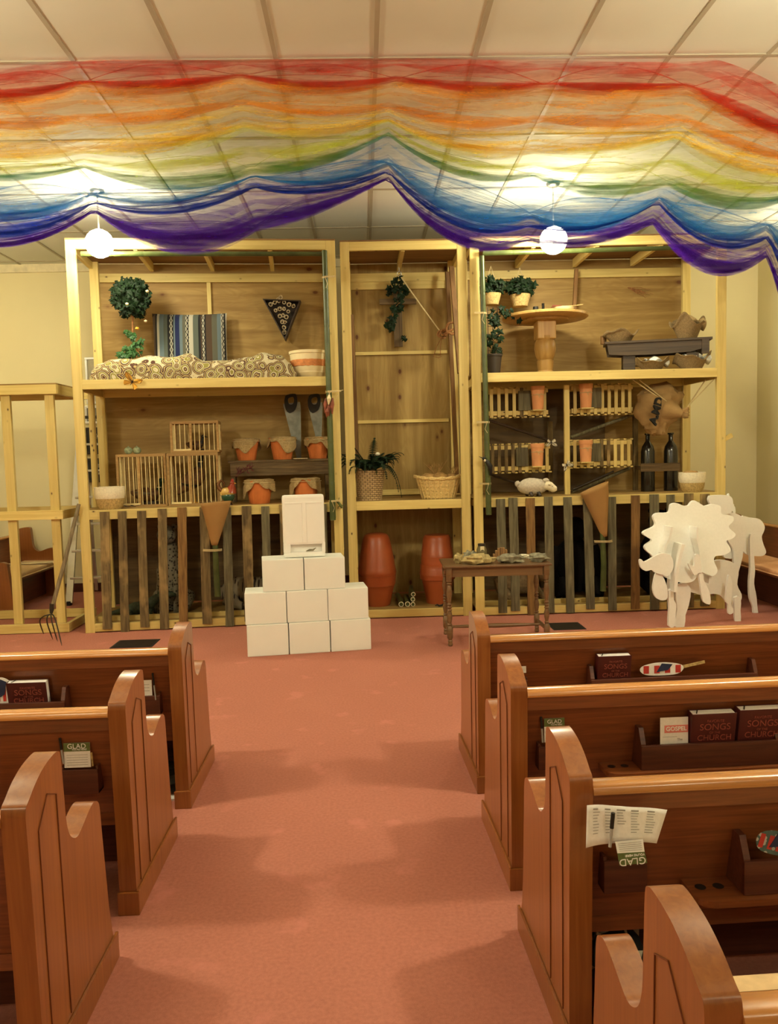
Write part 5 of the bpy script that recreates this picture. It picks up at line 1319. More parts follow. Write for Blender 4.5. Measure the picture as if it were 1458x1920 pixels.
# twig sprays on the back wall
q = P(1195, 552, YR+.90); t = thing('twig_spray', 'bunch of bare dark twigs fixed to the upper right back panel', 'twigs', tuple(q)); m = MB()
for k in range(11):
    an = rnd.uniform(-.75, -.10); L_ = rnd.uniform(.12, .27); p_ = Vector((-.09+rnd.uniform(-.02, .02), 0, .07+rnd.uniform(-.01, .01))); e = p_+Vector((cos(an)*L_, -.03, sin(an)*L_)); m.tube([p_, p_.lerp(e, .5)+Vector((0, -.01, rnd.uniform(-.02, .02))), e], [.004, .003, .0015], 5)
m.build('twigs', rope, t)
# dark bench with paper and burlap bowls
a = S(1136, YR+.40, ZU); e = S(1330, YR+.18, ZU); zt2 = P(1235, 637, YR+.2).z-ZU
t = thing('dark_bench', 'dark stained wooden bench with a bowed apron on the upper right shelf', 'bench', tuple(a), atan2(e.y-a.y, e.x-a.x)); W = (e-a).length; dk = wood('bench_dark', (.085, .055, .03), (.035, .022, .013), 'x', fine=40, rough=.5)
MB().box((-.02, -.14, zt2-.025), (W+.0, .14, zt2), .004).build('bench_top', dk, t)
m = MB(); pl = [(0, -.02), (W-.02, -.02), (W-.06, -.10), (W*.8, -.135), (W*.5, -.145), (W*.2, -.145), (0.02, -.13)]
m.prism([(x, -.12, zt2+z) for x, z in pl], (0, .02, 0)); m.prism([(x, .10, zt2+z) for x, z in pl], (0, .02, 0)); m.build('bench_apron', dk, t)
for x in (.16, W-.24): MB().box((x, -.09, 0), (x+.12, .09, zt2-.14), .004).build('leg', dk, t)
MB().box((W-.10, -.14, zt2-.16), (W-.03, -.10, zt2-.02), .003).build('end_bracket', dk, t); MB().box((W-.11, .09, zt2-.15), (W-.05, .13, zt2-.02), .003).build('end_bracket', dk, t)
def bowl(px, py, Y, z, rx, h_, label, mat, ragged=.04, cloth=None, seed=1):
    q = S(px, Y, z); t = thing('burlap_bowl', label, 'bowl', tuple(q)); rx *= 1.12; h_ *= 1.2; rs2 = random.Random(seed); p1 = [rs2.uniform(0, 6) for _ in range(3)]
    def fn(u, v):
        an = u*2*pi; f = v; r_ = rx*(.55+.5*f); z_ = h_*f*(1+.25*sin(3*an+p1[0])*f+.18*sin(5*an+p1[1])*f)
        if f > .9: r_ += .02
        return (r_*cos(an)*(1+.05*sin(4*an+p1[2])), r_*sin(an)*.8, z_)
    m = MB(); m.grid(fn, 48, 10); o = m.build('bowl_body', mat, t); md = o.modifiers.new('thickness', 'SOLIDIFY'); md.thickness = .006
    m = MB(); m.lathe([(0, 0), (rx*.55, 0), (rx*.56, .006), (0, .006)], sy=.8, seg=30); m.build('bowl_base', mat, t)
    if cloth:
        m = MB(); m.grid(lambda u, v: ((u-.5)*rx*1.7+.3*rx, -rx*.5*sin(v*pi)+.02, h_*(.65+.55*v)+.02*sin(u*11+v*3)*1+.015*sin(u*5)), 14, 8); o = m.build('paper_lining', cloth, t); md = o.modifiers.new('thickness', 'SOLIDIFY'); md.thickness = .003
zb2 = ZU+zt2
bowl(1163, 630, YR+.36, zb2, .135, .085, 'low burlap bowl at the left end of the dark bench', burlapd, seed=3)
bowl(1288, 610, YR+.22, zb2, .135, .15, 'tall ragged burlap bowl at the right end of the dark bench', burlapd, cloth=burlap, seed=8)
bowl(1222, 685, YR+.20, ZU, .125, .085, 'burlap bowl with white paper on the shelf under the dark bench', burlapd, cloth=white, seed=5)
bowl(1296, 682, YR+.18, ZU, .14, .11, 'ragged burlap bowl on the shelf under the right end of the dark bench', burlapd, cloth=white, seed=12)
cyl('mug', 'small dark brown mug on the left end of the dark bench', 'mug', 1131, .0, .03, .085, BR1, z=zb2, Y=YR+.46)

# ------------------------------------------------------------------ right unit, middle shelf
# pine stud and dark board standing in the bay
for (px, w_, mt, dy, lb, z1) in ((1064, .055, pineZ, .30, 'pine stud standing in the middle of the crate bay', 2.30), (1033, .05, slatB, .80, 'dark weathered board standing behind the left crates', 1.95), (1192, .05, slatB, .72, 'weathered board standing at the right of the crate bay', 2.0)):
    q = S(px, YR+dy, ZM); tag(MB().box((-w_/2, 0, 0), (w_/2, .04, z1-ZM), .003).build('upright_board', mt), lb, 'board', loc=tuple(q))
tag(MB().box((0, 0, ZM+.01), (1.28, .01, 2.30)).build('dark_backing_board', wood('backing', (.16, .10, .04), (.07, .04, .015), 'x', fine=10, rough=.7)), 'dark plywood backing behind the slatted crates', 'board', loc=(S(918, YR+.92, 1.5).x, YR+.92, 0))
def crate(px0, px1, py0, py1, Y, label, nsl, dark, cup, board, rz=0):
    a = P(px0, py1, Y); e = P(px1, py0, Y); W = e.x-a.x; H = e.z-a.z; D = .15
    t = thing('slatted_crate', label, 'crate', tuple(a), rz)
    for z in (H*.08, H*.80):
        for y in (0, D-.014): MB().box((0, y, z), (W, y+.014, z+H*.14), .002).build('crate_rail', pineX, t)
    for k in range(nsl):
        x = W*(k+.5)/nsl; w_ = .017
        xc = x/W
        if cup-.10 < xc < cup+.10 or board-.09 < xc < board+.09: pass
        MB().box((x-w_, -.012, H*.02+random.uniform(-.008, .008)), (x+w_, -.001, H*.97+random.uniform(-.01, .008)), .002).build('slat', slatB if k in dark else pineZ, t)
    for k in range(nsl+1):
        x = W*k/nsl
        for z in (-.004, H-.012): MB().box((x-.014, .0, z), (x+.014, D, z+.014)).build('cross_slat', pineY, t)
    bx = board*W; MB().box((bx-.062, -.035, H*.22), (bx+.062, -.013, H*.86), .003).build('dark_board', slatG, t)
    cx = cup*W; MB().box((cx-.065, -.15, H*.185), (cx+.065, -.012, H*.22), .002).build('cup_ledge', pineX, t)
    q = t.matrix_basis @ Vector((cx, -.085, H*.222)) if False else Vector((a.x+cx, a.y-.085, a.z+H*.222))
    tc = thing('clay_cup', 'pale terracotta cup tied with twine on the '+label.split(' of')[0].replace('pine slatted crate, ', '')+' crate', 'cup', tuple(q), 0, 'terracotta cups on the crates'); hc = H*.76; rc = .066
    MB().lathe([(0, 0), (rc*.80, 0), (rc*.82, .005), (rc*.98, hc*.80), (rc*1.06, hc*.81), (rc*1.08, hc*.98), (rc*1.05, hc), (rc*.95, hc), (rc*.8, .02), (0, .02)], seg=32).build('cup_body', terral, tc)
    m = MB(); zz = hc*.62; rr = rc*.98; m.tube([(rr*cos(k*.35), rr*sin(k*.35), zz) for k in range(19)], .0028, 5)
    for sg in (-1, 1): m.tube([(0, -rr, zz), (sg*.02, -rr-.012, zz+.014), (sg*.04, -rr-.008, zz+.006), (sg*.02, -rr-.01, zz-.002), (0, -rr, zz)], .0022, 5); m.tube([(0, -rr, zz), (sg*.008, -rr-.01, zz-.03)], .002, 5)
    m.build('twine_bow', twine, tc)
crate(914, 1027, 724, 784, YR+.42, 'pine slatted crate, top left of the four on the right unit', 8, (4,), .80, .60)
crate(1071, 1186, 718, 779, YR+.42, 'pine slatted crate, top right of the four on the right unit', 9, (), .20, .38)
crate(917, 1031, 830, 888, YR+.42, 'pine slatted crate, lower left of the four on the right unit', 9, (0, 1, 2, 3, 4), .76, .53)
crate(1071, 1184, 822, 878, YR+.42, 'pine slatted crate, lower right of the four on the right unit', 9, (4, 5), .20, .38)
def pole(px0, py0, px1, py1, Y, r_, label, mat, nm='wooden_pole'):
    a = P(px0, py0, Y); e = P(px1, py1, Y+.05); tag(MB().tube([(0, 0, 0), (e-a)*.5, e-a], r_, 8).build(nm, mat), label, 'pole', loc=tuple(a))
pole(916, 788, 1030, 826, YR+.50, .014, 'dark pole slanting down to the right between the left crates', darkW)
pole(1070, 820, 1190, 776, YR+.55, .018, 'grey pole slanting up to the right between the right crates', slatG)
pole(1072, 922, 1180, 878, YR+.55, .018, 'grey pole slanting up under the lower right crate', slatG)
pole(1074, 918, 1150, 884, YR+.50, .012, 'thin dark pole beside the grey one under the lower right crate', darkW)
pole(918, 890, 965, 905, YR+.55, .012, 'short dark pole slanting down under the lower left crate', darkW)
pole(90, 742, 106, 938, 8.35, .028, 'dark weathered pole hanging inside the low stud frame at the far left', BR1)
bee = (strawW, black)
butterfly(1033, 830, YR+.36, .055, 'large bee with white wings below the top left crate', nm='bee_figure', cat='bee figure', mats=bee, rot=pi)
butterfly(1062, 872, YR+.25, .055, 'large bee with pale wings on the pine stud', nm='bee_figure', cat='bee figure', mats=bee, rot=2.6)
# sheep
b = S(998, YR+.12, ZM); t = thing('sheep_figure', 'pale woolly sheep figure lying on the right unit', 'sheep figure', tuple(b), .0)
m = MB(); m.blob((0, 0, .10), (.155, .085, .085), 28)
m.v = [tuple(Vector(v)*(1+.03*sin(v[0]*150)*sin(v[2]*150+v[1]*90))) for v in m.v]; m.blob((-.15, 0, .13), (.03, .03, .03), 12, jit=.3); m.build('fleece', woolM, t)
m = MB(); m.tube([(.12, -.02, .115), (.17, -.03, .10), (.215, -.035, .065), (.225, -.035, .05)], [.05, .045, .036, .018], 14); hd = m.build('head', strawW, t)
m = MB(); m.blob((.13, -.03, .16), (.035, .03, .022), 12, jit=.3); m.build('wool_tuft', woolM, hd)
for sg in (-1, 1): m = MB(); m.blob((.155, -.03+sg*.05, .12), (.014, .028, .010), 10); m.build('ear', strawW, hd)
m = MB(); m.blob((.185, -.07, .10), (.005, .005, .005), 8); m.build('eye', black, hd)
for x in (-.03, .05, -.05, .06):
    m = MB(); m.tube([(x, -.06 if x in (-.03, .05) else .05, .04), (x+.005, -.085 if x in (-.03, .05) else .06, .012)], [.018, .016], 10); m.blob((x+.008, -.092 if x in (-.03, .05) else .065, .014), (.018, .014, .013), 10); m.build('leg', darkW, t)
# sack hanging by ropes
q = P(1236, 770, YR+.30); t = thing('cloth_sack', 'tan cloth sack with black lettering slung on ropes under the upper right shelf', 'sack', tuple(q))
m = MB()
for (c_, r_, sd_) in (((-.02, 0, .02), (.22, .17, .21), 3), ((.02, .02, .14), (.21, .17, .13), 5), ((-.03, 0, -.14), (.13, .12, .12), 7)): m.blob(c_, r_, 26, jit=.35, seed=sd_)
m.build('sack_body', sackM, t)
m = MB(); m.tube([(.05, -.10, .0), (.12, -.17, -.03), (.16, -.19, -.05)], [.13, .06, .035], 14)
for k in range(9): an = k*.7; m.tube([(.15, -.17, -.04), (.19+.02*cos(an), -.19, -.04+.035*sin(an)), (.215+.02*cos(an), -.18+.02*cos(an*2), -.03+.05*sin(an))], [.03, .022, .010], 8)
m.build('sack_mouth', sackM, t)
m = MB(); Rt = Matrix.Rotation(radians(20), 3, 'Z') @ Matrix.Rotation(radians(-72), 3, 'Y') @ FACE
text(m, 'A.MD', .115, Rt, (-.10, -.180, -.01), bold=.004, thick=.012); m.build('sack_lettering', inkD, t)
m = MB()
for (px, py, Y) in ((1186, 712, YR+.22), (1198, 712, YR+.20), (1280, 724, YR+.5), (1322, 712, YR+.20)): a = P(px, py, Y)-q; m.tube([a, (.16, -.20, -.05)], .006, 6)
m.tube([P(1345, 704, YR+.1)-q, (.14, -.19, -.05)], .005, 6); m.build('rope', twine, t)
# bottles and holder
def bottle(px, label, full):
    b = S(px, YR+.50, ZM); t = thing('dark_bottle', label, 'bottle', tuple(b), 0, None); r_ = .071
    MB().lathe([(0, 0), (r_, 0), (r_*1.02, .01), (r_, .42), (r_*.85, .47), (r_*.4, .52), (r_*.32, .53), (r_*.32, .59), (r_*.45, .595), (r_*.45, .61), (r_*.25, .61), (0, .60)], seg=28).build('bottle_body', glassD, t)
bottle(1214, 'tall black bottle behind the board, left one, half hidden by the sack', 0); bottle(1257, 'tall black bottle behind the board, right one', 1)
a = S(1201, YR+.42, ZM+.21); e = S(1275, YR+.42, ZM+.21)
tag(MB().box((0, 0, 0), (e.x-a.x, .02, .085), .003).box((0, .02, .02), (.02, .20, .06)).box((e.x-a.x-.02, .02, .02), (e.x-a.x, .20, .06)).build('bottle_rail', barnX), 'dark board rail holding the two black bottles', 'bottle rail', loc=tuple(a))
# woodpecker on the bamboo
q = P(914, 872, YR-.10); t = thing('woodpecker_figure', 'black and white woodpecker figure on the right bamboo pole', 'bird figure', tuple(q))
m = MB(); m.tube([(-.03, 0, .05), (-.005, -.01, .03), (.02, -.012, -.01), (.03, 0, -.06), (.025, .01, -.10)], [.012, .022, .026, .018, .006], 12); m.build('bird_body', black, t)
m = MB(); m.blob((-.035, -.005, .065), (.020, .018, .018), 12); m.build('head', black, t); m = MB(); m.tube([(-.05, 0, .07), (-.085, 0, .085)], [.006, .002], 6); m.build('bill', irondk, t)
m = MB(); m.blob((-.03, -.02, .045), (.010, .008, .014), 10); m.build('white_cheek', strawW, t)
# small plank offcut on the right post
q = Vector((RX0+RW+.038, YR+.03, P(1370, 820, YR).z)); tag(MB().box((-.04, 0, -.02), (.05, .03, .025), .003, R=Matrix.Rotation(-.45, 3, 'Y')).build('wood_offcut', pineX), 'short pine offcut sticking out from the right post', 'wood block', loc=tuple(q))

# ------------------------------------------------------------------ animals behind the slats
def animal(px, py, Y, label, mats, kind, z=ZB, rz=0):
    b = S(px, Y, z); t = thing(kind, label, 'stuffed animal', tuple(b), rz)
    return t
t = animal(322, 0, YL(322, .45), 'grey spotted big cat toy seated behind the left slats', None, 'leopard_figure')
m = MB(); m.tube([(-.02, .10, .02), (-.01, .10, .20), (.0, .06, .42), (.0, .02, .60), (.0, -.02, .72)], [.10, .16, .14, .10, .08], 18); m.build('cat_body', leopM, t)
m = MB(); m.blob((0, -.06, .80), (.10, .10, .095), 18); m.blob((0, -.15, .77), (.05, .05, .04), 12); hd = m.build('head', leopM, t)
for sg in (-1, 1):
    m = MB(); m.blob((sg*.07, -.03, .88), (.03, .015, .03), 10); m.build('ear', leopM, hd)
    m = MB(); m.tube([(sg*.08, 0, .45), (sg*.08, -.06, .22), (sg*.08, -.08, .03)], [.055, .042, .045], 12); m.blob((sg*.08, -.11, .025), (.04, .055, .025), 10); m.build('foreleg', leopM, t)
    m = MB(); m.tube([(sg*.13, .12, .14), (sg*.15, .0, .08), (sg*.14, -.08, .03)], [.09, .06, .035], 12); m.build('hind_leg', leopM, t)
m = MB(); m.tube([(-.05, .18, .05), (-.2, .15, .04), (-.28, .02, .05), (-.30, -.05, .12)], [.03, .028, .026, .02], 8); m.build('tail', leopM, t)
t = animal(470, 0, YL(470, .45), 'striped tiger toy lying behind the left slats', None, 'tiger_figure')
m = MB(); m.tube([(-.30, .08, .14), (-.15, .08, .18), (.05, .06, .18), (.2, .02, .20), (.26, -.02, .26)], [.09, .14, .14, .12, .09], 18); m.build('cat_body', tigM, t)
m = MB(); m.blob((.27, -.08, .34), (.12, .11, .11), 18); m.blob((.27, -.18, .31), (.055, .05, .045), 12); hd = m.build('head', tigM, t)
for sg in (-1, 1):
    m = MB(); m.blob((.27+sg*.085, -.05, .43), (.033, .015, .03), 10); m.build('ear', tigM, hd)
    m = MB(); m.tube([(.2, sg*.08-.02, .12), (.22, sg*.08-.14, .04), (.22, sg*.08-.22, .035)], [.06, .045, .045], 12); m.build('foreleg', tigM, t)
    m = MB(); m.tube([(-.22, sg*.10+.04, .13), (-.12, sg*.12+.02, .06), (-.05, sg*.12, .035)], [.09, .05, .04], 12); m.build('hind_leg', tigM, t)
t = animal(1078, 0, YR+.50, 'black gorilla toy seated behind the right slats', None, 'gorilla_figure')
m = MB(); m.tube([(0, .10, .05), (0, .10, .25), (0, .06, .48), (0, .02, .60)], [.14, .20, .19, .09], 18); m.build('ape_body', blackfur, t)
m = MB(); m.blob((0, -.04, .72), (.11, .12, .13), 16); m.blob((0, -.13, .68), (.06, .05, .05), 12); m.build('head', blackfur, t)
for sg in (-1, 1):
    m = MB(); m.tube([(sg*.19, .04, .52), (sg*.27, -.02, .30), (sg*.22, -.14, .10), (sg*.2, -.18, .03)], [.075, .065, .055, .05], 12); m.build('arm', blackfur, t)
    m = MB(); m.tube([(sg*.12, .02, .12), (sg*.18, -.15, .16), (sg*.15, -.24, .04)], [.09, .075, .05], 12); m.build('leg', blackfur, t)
t = animal(1235, 0, YR+.50, 'dark furry bear toy behind the slats at the foam animals', None, 'bear_figure')
m = MB(); m.tube([(0, .10, .05), (0, .10, .25), (0, .06, .50), (0, .02, .66)], [.15, .19, .17, .10], 18); m.build('bear_body', blackfur, t)
m = MB(); m.blob((0, -.03, .78), (.12, .11, .12), 16); m.blob((0, -.13, .75), (.05, .06, .045), 12); hd = m.build('head', blackfur, t)
for sg in (-1, 1):
    m = MB(); m.blob((sg*.09, -.02, .89), (.035, .02, .035), 10); m.build('ear', blackfur, hd)
    m = MB(); m.tube([(sg*.14, .03, .48), (sg*.17, -.08, .30), (sg*.12, -.17, .24)], [.07, .06, .05], 12); m.build('arm', blackfur, t)
    m = MB(); m.tube([(sg*.10, .04, .12), (sg*.15, -.16, .10), (sg*.15, -.22, .10)], [.10, .07, .06], 12); m.build('leg', blackfur, t)
t = animal(975, 0, YR+.45, 'tan lion cub toy lying behind the right slats', None, 'lion_cub_figure')
tanf = plain('tan_fur', (.24, .16, .08), .95, var=.3, sc=30)
m = MB(); m.tube([(-.25, .06, .13), (-.1, .06, .16), (.08, .05, .16), (.18, .02, .20)], [.08, .13, .12, .09], 16); m.build('cub_body', tanf, t)
m = MB(); m.blob((.24, -.04, .28), (.10, .10, .10), 16); m.blob((.26, -.13, .25), (.045, .04, .035), 10); m.build('head', tanf, t)
for x in (-.18, .16):
    for sg in (-1, 1): m = MB(); m.tube([(x, .06+sg*.08, .10), (x+.06, sg*.08-.04, .035), (x+.10, sg*.08-.10, .03)], [.05, .035, .035], 10); m.build('leg', tanf, t)
b = S(255, YL(255, .30), ZB); t = thing('alligator_figure', 'dark green reptile toy low behind the left slats', 'stuffed animal', tuple(b), LRZ)
dg_ = plain('dark_green_skin', (.03, .045, .025), .6, var=.5, sc=30)
m = MB(); m.tube([(-.28, .05, .03), (-.15, .03, .05), (0, 0, .08), (.12, 0, .10), (.2, -.01, .17), (.27, -.02, .20)], [.012, .035, .065, .06, .045, .035], 12); m.build('reptile_body', dg_, t)
m = MB(); m.tube([(.24, -.02, .20), (.32, -.04, .22), (.40, -.06, .21)], [.045, .04, .018], 10); m.build('head', dg_, t)
for (x, sg) in ((-.05, -1), (-.05, 1), (.14, -1), (.14, 1)): m = MB(); m.tube([(x, sg*.03, .06), (x+.02, sg*.10, .05), (x+.03, sg*.11, .015)], [.025, .018, .016], 8); m.build('leg', dg_, t)

# ------------------------------------------------------------------ left side: pitchfork, ladder, boards on the wall
gp = G(98, 1150+28); tip = G(97, 1200); top = P(148, 945, 7.60); t = thing('pitchfork', 'old pitchfork leaning against the left shelf unit, tines on the carpet', 'pitchfork', (tip.x, tip.y, 0)); o = Vector(t.location)
hs = P(97, 1142, 7.40)
m = MB(); m.tube([top-o, (top-o).lerp(hs-o, .5)+Vector((.006, 0, 0)), hs-o], [.017, .018, .019], 10); m.build('handle', wood('fork_handle', (.25, .19, .11), (.12, .09, .05), 'z', fine=50, rough=.8), t)
m = MB(); m.tube([hs-o+Vector((.004, 0, .05)), hs-o, hs-o+Vector((-.004, -.01, -.04))], [.021, .021, .012], 10); m.build('ferrule', irondk, t)
for (px, py, bx_) in ((82, 1190, -.075), (99, 1200, -.028), (108, 1204, .012), (116, 1212, .045)):
    e = G(px, py)-o; e.z = .006; h0 = hs-o+Vector((-.003, -.012, -.045)); m = MB()
    pts = openpath([h0, h0+Vector((bx_*.75, -.03, -.012)), h0.lerp(e, .4)+Vector((bx_*.75, -.05, .02)), e], 5); m.tube(pts, [.006]*(len(pts)-2)+[.004, .0015], 7); m.build('tine', irondk, t)
b0 = G(130, 1108); b1 = G(215, 1104)
b0 = S(130, 9.2, 0); t = thing('step_ladder', 'aluminium step ladder standing behind the left end of the left shelf unit', 'ladder', (b0.x, b0.y, 0)); W = .54; HL = 2.15
for (sx, ) in ((0,), (1,)):
    x0_ = W*sx; x1_ = .10+(W-.20)*sx
    m = MB(); m.bar((x0_, 0, .03), (x1_, .42, HL), .028, .075, up=(1, 0, 0)); m.build('front_rail', metal, t)
    m = MB(); m.bar((x0_+.03*(1-2*sx), .86, .03), (x1_, .46, HL), .022, .04, up=(1, 0, 0)); m.build('rear_leg', metal, t)
    m = MB(); m.box((x0_-.02, -.03, 0), (x0_+.02, .04, .05), .004); m.build('rubber_foot', black, t)
for k in range(6):
    f = (k+1)/7; xa = .10*f; m = MB(); m.box((xa, .42*f-.04, HL*f-.012), (W-xa, .42*f+.05, HL*f+.012), .003); m.build('step', metal, t)
MB().box((.08, .38, HL), (W-.08, .52, HL+.03), .006).build('top_cap', black, t)
# framed board and register boards on the back wall
def wallboard(px0, px1, py0, py1, label, face, frm, lines=None, nm='wall_board', Yw=None, title=None):
    Y = (Yw or YB)-.03; a = P(px0, py1, Y); e = P(px1, py0, Y); W = e.x-a.x; H = e.z-a.z; t = thing(nm, label, 'board', (a.x, Y, a.z))
    MB().box((.02, .0, .02), (W-.02, .028, H-.02)).build('board_face', face, t)
    m = MB(); f = .028; m.box((0, -.01, 0), (W, .0295, f), .003); m.box((0, -.01, H-f), (W, .0295, H), .003); m.box((0, -.01, f), (f, .0295, H-f), .003); m.box((W-f, -.01, f), (W, .0295, H-f), .003); m.build('board_frame', frm, t)
    if lines:
        m = MB()
        for (tx, sz, fx, fz) in lines: text(m, tx, sz, FACE, (W*fx, -.003, H*fz), bold=.001, thick=.002)
        m.build('board_lettering', strawW, t)
wallboard(163, 262, 668, 758, 'pale board in a thin metal frame high on the back wall behind the left unit', plain('pale_board', (.5, .46, .32), .5), metal, nm='framed_board')
wallboard(160, 215, 760, 795, 'clock shelf board with a round dial on the back wall behind the ladder', plain('grey_board', (.2, .19, .14), .5), metal, nm='clock_board')
wallboard(160, 228, 800, 852, 'black register board with pale lettering on the back wall, upper one', black, darkW, (('REGISTER', .075, .5, .66), ('OF OFFERING', .04, .5, .36)), nm='register_board')
wallboard(160, 228, 858, 905, 'black register board with pale lettering on the back wall, lower one', black, darkW, (('GENERAL', .055, .5, .68), ('FUND  TEST', .04, .5, .36)), nm='register_board')
# paper on the sideways pew
q = G(75, 1041, .455); m = MB(); pl = [(-.22, 0), (-.1, .05), (.0, .03), (.06, .09), (.12, .05), (.30, .06), (.31, 0), (.05, -.06)]
m.prism([(x, y, 0) for x, y in pl], (0, 0, .012)); o = m.build('crumpled_paper', cream); tag(o, 'crumpled pale paper lying on the seat of the far left sideways pew', 'paper', loc=(-4.02, 9.55, .452), rz=.1)

# ------------------------------------------------------------------ white foam animals at the right
def plate(t, nm, pts, Y, th, k=4, tilt=0.0, lean=0.0, mat=None):
    o = Vector(t.location); pp = smoothpoly(pts, k) if k else [Vector(p) for p in pts]
    V = []
    for v in pp: q = P(v.x, v.y, Y+(v.x-pts[0][0])*tilt+(1090-v.y)*lean); V.append(q-o)
    m = MB(); m.prism(V, (0, th, 0)); ob = m.build(nm, mat or foam, t)
    bv = ob.modifiers.new('bevel', 'BEVEL'); bv.width = .004; bv.segments = 2; bv.limit_method = 'ANGLE'; bv.angle_limit = radians(50); return ob
Yl = 6.98
bq = G(1275, 1166); t = thing('foam_lion', 'white foam slotted lion with a scalloped mane, behind the front right pew', 'foam animal', (bq.x, Yl, 0))
zr = lambda pts, dx, dy, s, x0, y0: [(x0+(x-dx)/s, y0+(y-dy)/s) for x, y in pts]
Z = lambda pts: [(1160+x/4.893, 900+y/4.893) for x, y in pts]
# mane outline (zoomed coordinates of the photograph turned into sizes at the lion's distance)
mane = [(700, 190), (770, 232), (800, 238), (860, 222), (930, 240), (935, 300), (965, 320), (1040, 330), (1050, 375), (1008, 420), (1020, 450), (1070, 500), (1035, 540), (985, 560), (1020, 620), (1015, 660), (955, 690), (885, 700), (872, 745), (905, 830), (865, 880), (800, 860), (740, 845), (690, 920), (620, 945), (540, 935), (450, 905), (400, 870), (340, 760), (310, 700), (245, 640), (245, 600), (300, 560), (290, 540), (225, 500), (235, 470), (320, 430), (335, 395), (315, 340), (350, 305), (450, 300), (470, 270), (480, 225), (530, 212), (590, 235), (640, 235), (665, 205)]
plate(t, 'mane', Z(mane), Yl, .045, 3, lean=.0014)
# leg and face boards standing square to the mane: seen edge-on
def fin(nm, edge, w_, Y0, Y1, k=3):
    """a board whose front edge follows 'edge' and which runs back from Y0 to Y1"""
    o = Vector(t.location); L_ = openpath([Vector(p) for p in Z(edge)], k); n = len(L_); m = MB(); th = w_/4.893*Yl/F
    vs = []
    for v in L_:
        f = P(v.x, v.y, Y0)-o; r_ = Vector((f.x, f.y+(Y1-Y0), f.z)); vs += [f, f+Vector((th, 0, 0)), r_+Vector((th, 0, 0)), r_]
    fs = [(4*i, 4*i+1, 4*i+5, 4*i+4) for i in range(n-1)]+[(4*i+1, 4*i+2, 4*i+6, 4*i+5) for i in range(n-1)]+[(4*i+2, 4*i+3, 4*i+7, 4*i+6) for i in range(n-1)]+[(4*i+3, 4*i, 4*i+4, 4*i+7) for i in range(n-1)]+[(0, 3, 2, 1), (4*n-4, 4*n-3, 4*n-2, 4*n-1)]
    m.add(vs, fs); return m.build(nm, foam, t)
fin('face_board', [(480, 430), (462, 520), (425, 600), (405, 675)], 16, Yl-.03, Yl+.16)
fin('face_board', [(715, 435), (712, 540), (735, 640), (738, 700)], 16, Yl-.03, Yl+.16)
fin('nose_board', [(578, 590), (545, 720), (520, 860), (505, 1030)], 30, Yl-.10, Yl+.08)
plate(t, 'snout_plate', Z([(405, 672), (330, 700), (240, 750), (205, 728), (188, 740), (200, 800), (245, 835), (300, 825), (330, 850), (400, 870), (450, 880), (500, 800), (480, 700)]), Yl-.055, .03, 3)
plate(t, 'chin_plate', Z([(700, 690), (740, 700), (760, 850), (740, 850), (690, 870), (650, 800), (640, 765), (690, 790)]), Yl-.06, .03, 3)
plate(t, 'paw_plate', Z([(345, 850), (320, 930), (312, 1010), (340, 1080), (400, 1105), (445, 1080), (440, 980), (400, 880)]), Yl-.03, .03, 3)
plate(t, 'paw_plate', Z([(735, 860), (745, 960), (765, 1090), (790, 1130), (840, 1135), (830, 1030), (780, 920), (770, 860)]), Yl-.05, .03, 3)
plate(t, 'front_leg', Z([(455, 1015), (500, 1010), (505, 1100), (525, 1140), (520, 1210), (515, 1340), (455, 1340), (462, 1180)]), Yl-.02, .035, 2)
plate(t, 'front_leg', Z([(520, 1010), (590, 940), (660, 1000), (640, 1150), (610, 1240), (600, 1345), (515, 1345), (535, 1180)]), Yl+.05, .035, 2)
plate(t, 'body_plate', Z([(560, 900), (640, 900), (700, 820), (870, 745), (960, 735), (1050, 760), (1098, 830), (1085, 960), (1125, 1050), (1115, 1110), (1060, 1135), (1000, 1130), (930, 1060), (860, 1045), (780, 1060), (700, 1040), (630, 1010)]), Yl+.26, .035, 3, tilt=.0015)
plate(t, 'hind_leg', Z([(1000, 900), (1020, 880), (1040, 960), (1030, 1130), (1050, 1190), (1040, 1225), (1005, 1225), (1000, 1140), (980, 1100)]), Yl+.21, .03, 3, tilt=.0)
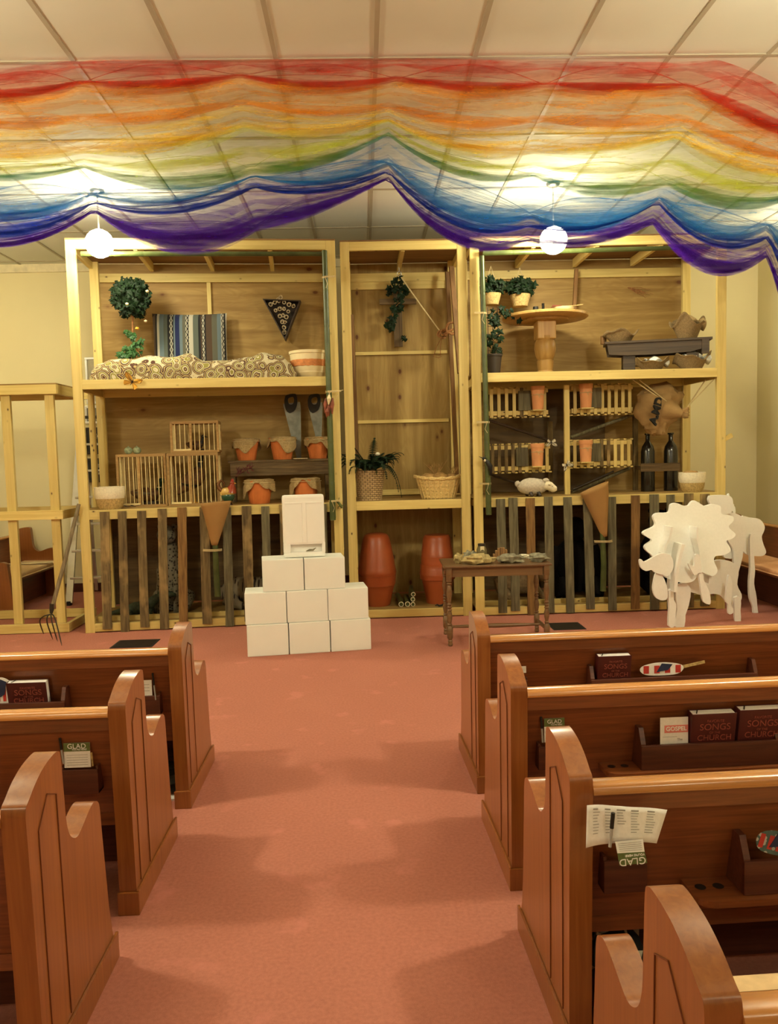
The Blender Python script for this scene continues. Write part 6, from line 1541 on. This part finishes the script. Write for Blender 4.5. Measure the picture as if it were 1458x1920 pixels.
plate(t, 'hind_leg', Z([(1060, 1080), (1118, 1080), (1115, 1200), (1118, 1300), (1068, 1300), (1062, 1200)]), Yl+.30, .03, 2)
fin('rib_board', [(830, 880), (822, 950)], 20, Yl+.05, Yl+.16)
Y2 = 7.60
q = S(1395, Y2, 0); t2 = thing('foam_animal', 'taller white foam slotted animal with crested neck, behind the foam lion', 'foam animal', (q.x, Y2, 0))
t = t2; Yl_ = Yl; Yl = Y2
plate(t, 'head_plate', Z([(825, 160), (850, 142), (990, 140), (1040, 170), (1045, 240), (1028, 300), (1000, 310), (960, 320), (900, 300), (850, 260), (840, 230), (822, 190)]), Y2-.04, .035, 3)
for k in range(6):
    plate(t, 'crest_spike', Z([(985+12*k, 175+26*k), (1000+11*k, 128+24*k), (1012+11*k, 130+24*k), (1008+12*k, 180+26*k)]), Y2-.02+.02*k, .02, 2)
plate(t, 'neck_plate', Z([(900, 260), (1000, 290), (1080, 310), (1140, 350), (1165, 430), (1160, 560), (1145, 640), (1100, 780), (1060, 800), (1050, 640), (1000, 560), (960, 460), (900, 380)]), Y2+.0, .035, 3)
plate(t, 'body_plate', Z([(1120, 345), (1200, 345), (1290, 360), (1335, 420), (1330, 470), (1310, 520), (1325, 590), (1350, 660), (1320, 695), (1250, 698), (1190, 690), (1140, 655), (1120, 560)]), Y2+.12, .035, 3)
plate(t, 'leg_board', Z([(1200, 530), (1225, 500), (1240, 530), (1240, 700), (1248, 830), (1240, 950), (1260, 1060), (1268, 1150), (1280, 1290), (1240, 1290), (1232, 1170), (1200, 1080), (1195, 930), (1205, 800)]), Y2+.02, .035, 3)
plate(t, 'leg_board', Z([(1062, 640), (1100, 600), (1140, 660), (1110, 800), (1085, 900), (1090, 1100), (1085, 1290), (1045, 1290), (1050, 1100), (1040, 900), (1050, 760)]), Y2+.06, .035, 3)
plate(t, 'chest_plate', Z([(1010, 420), (1080, 400), (1110, 500), (1060, 700), (1000, 720), (960, 700), (960, 600), (1000, 560)]), Y2+.05, .035, 3)
Yl = Yl_
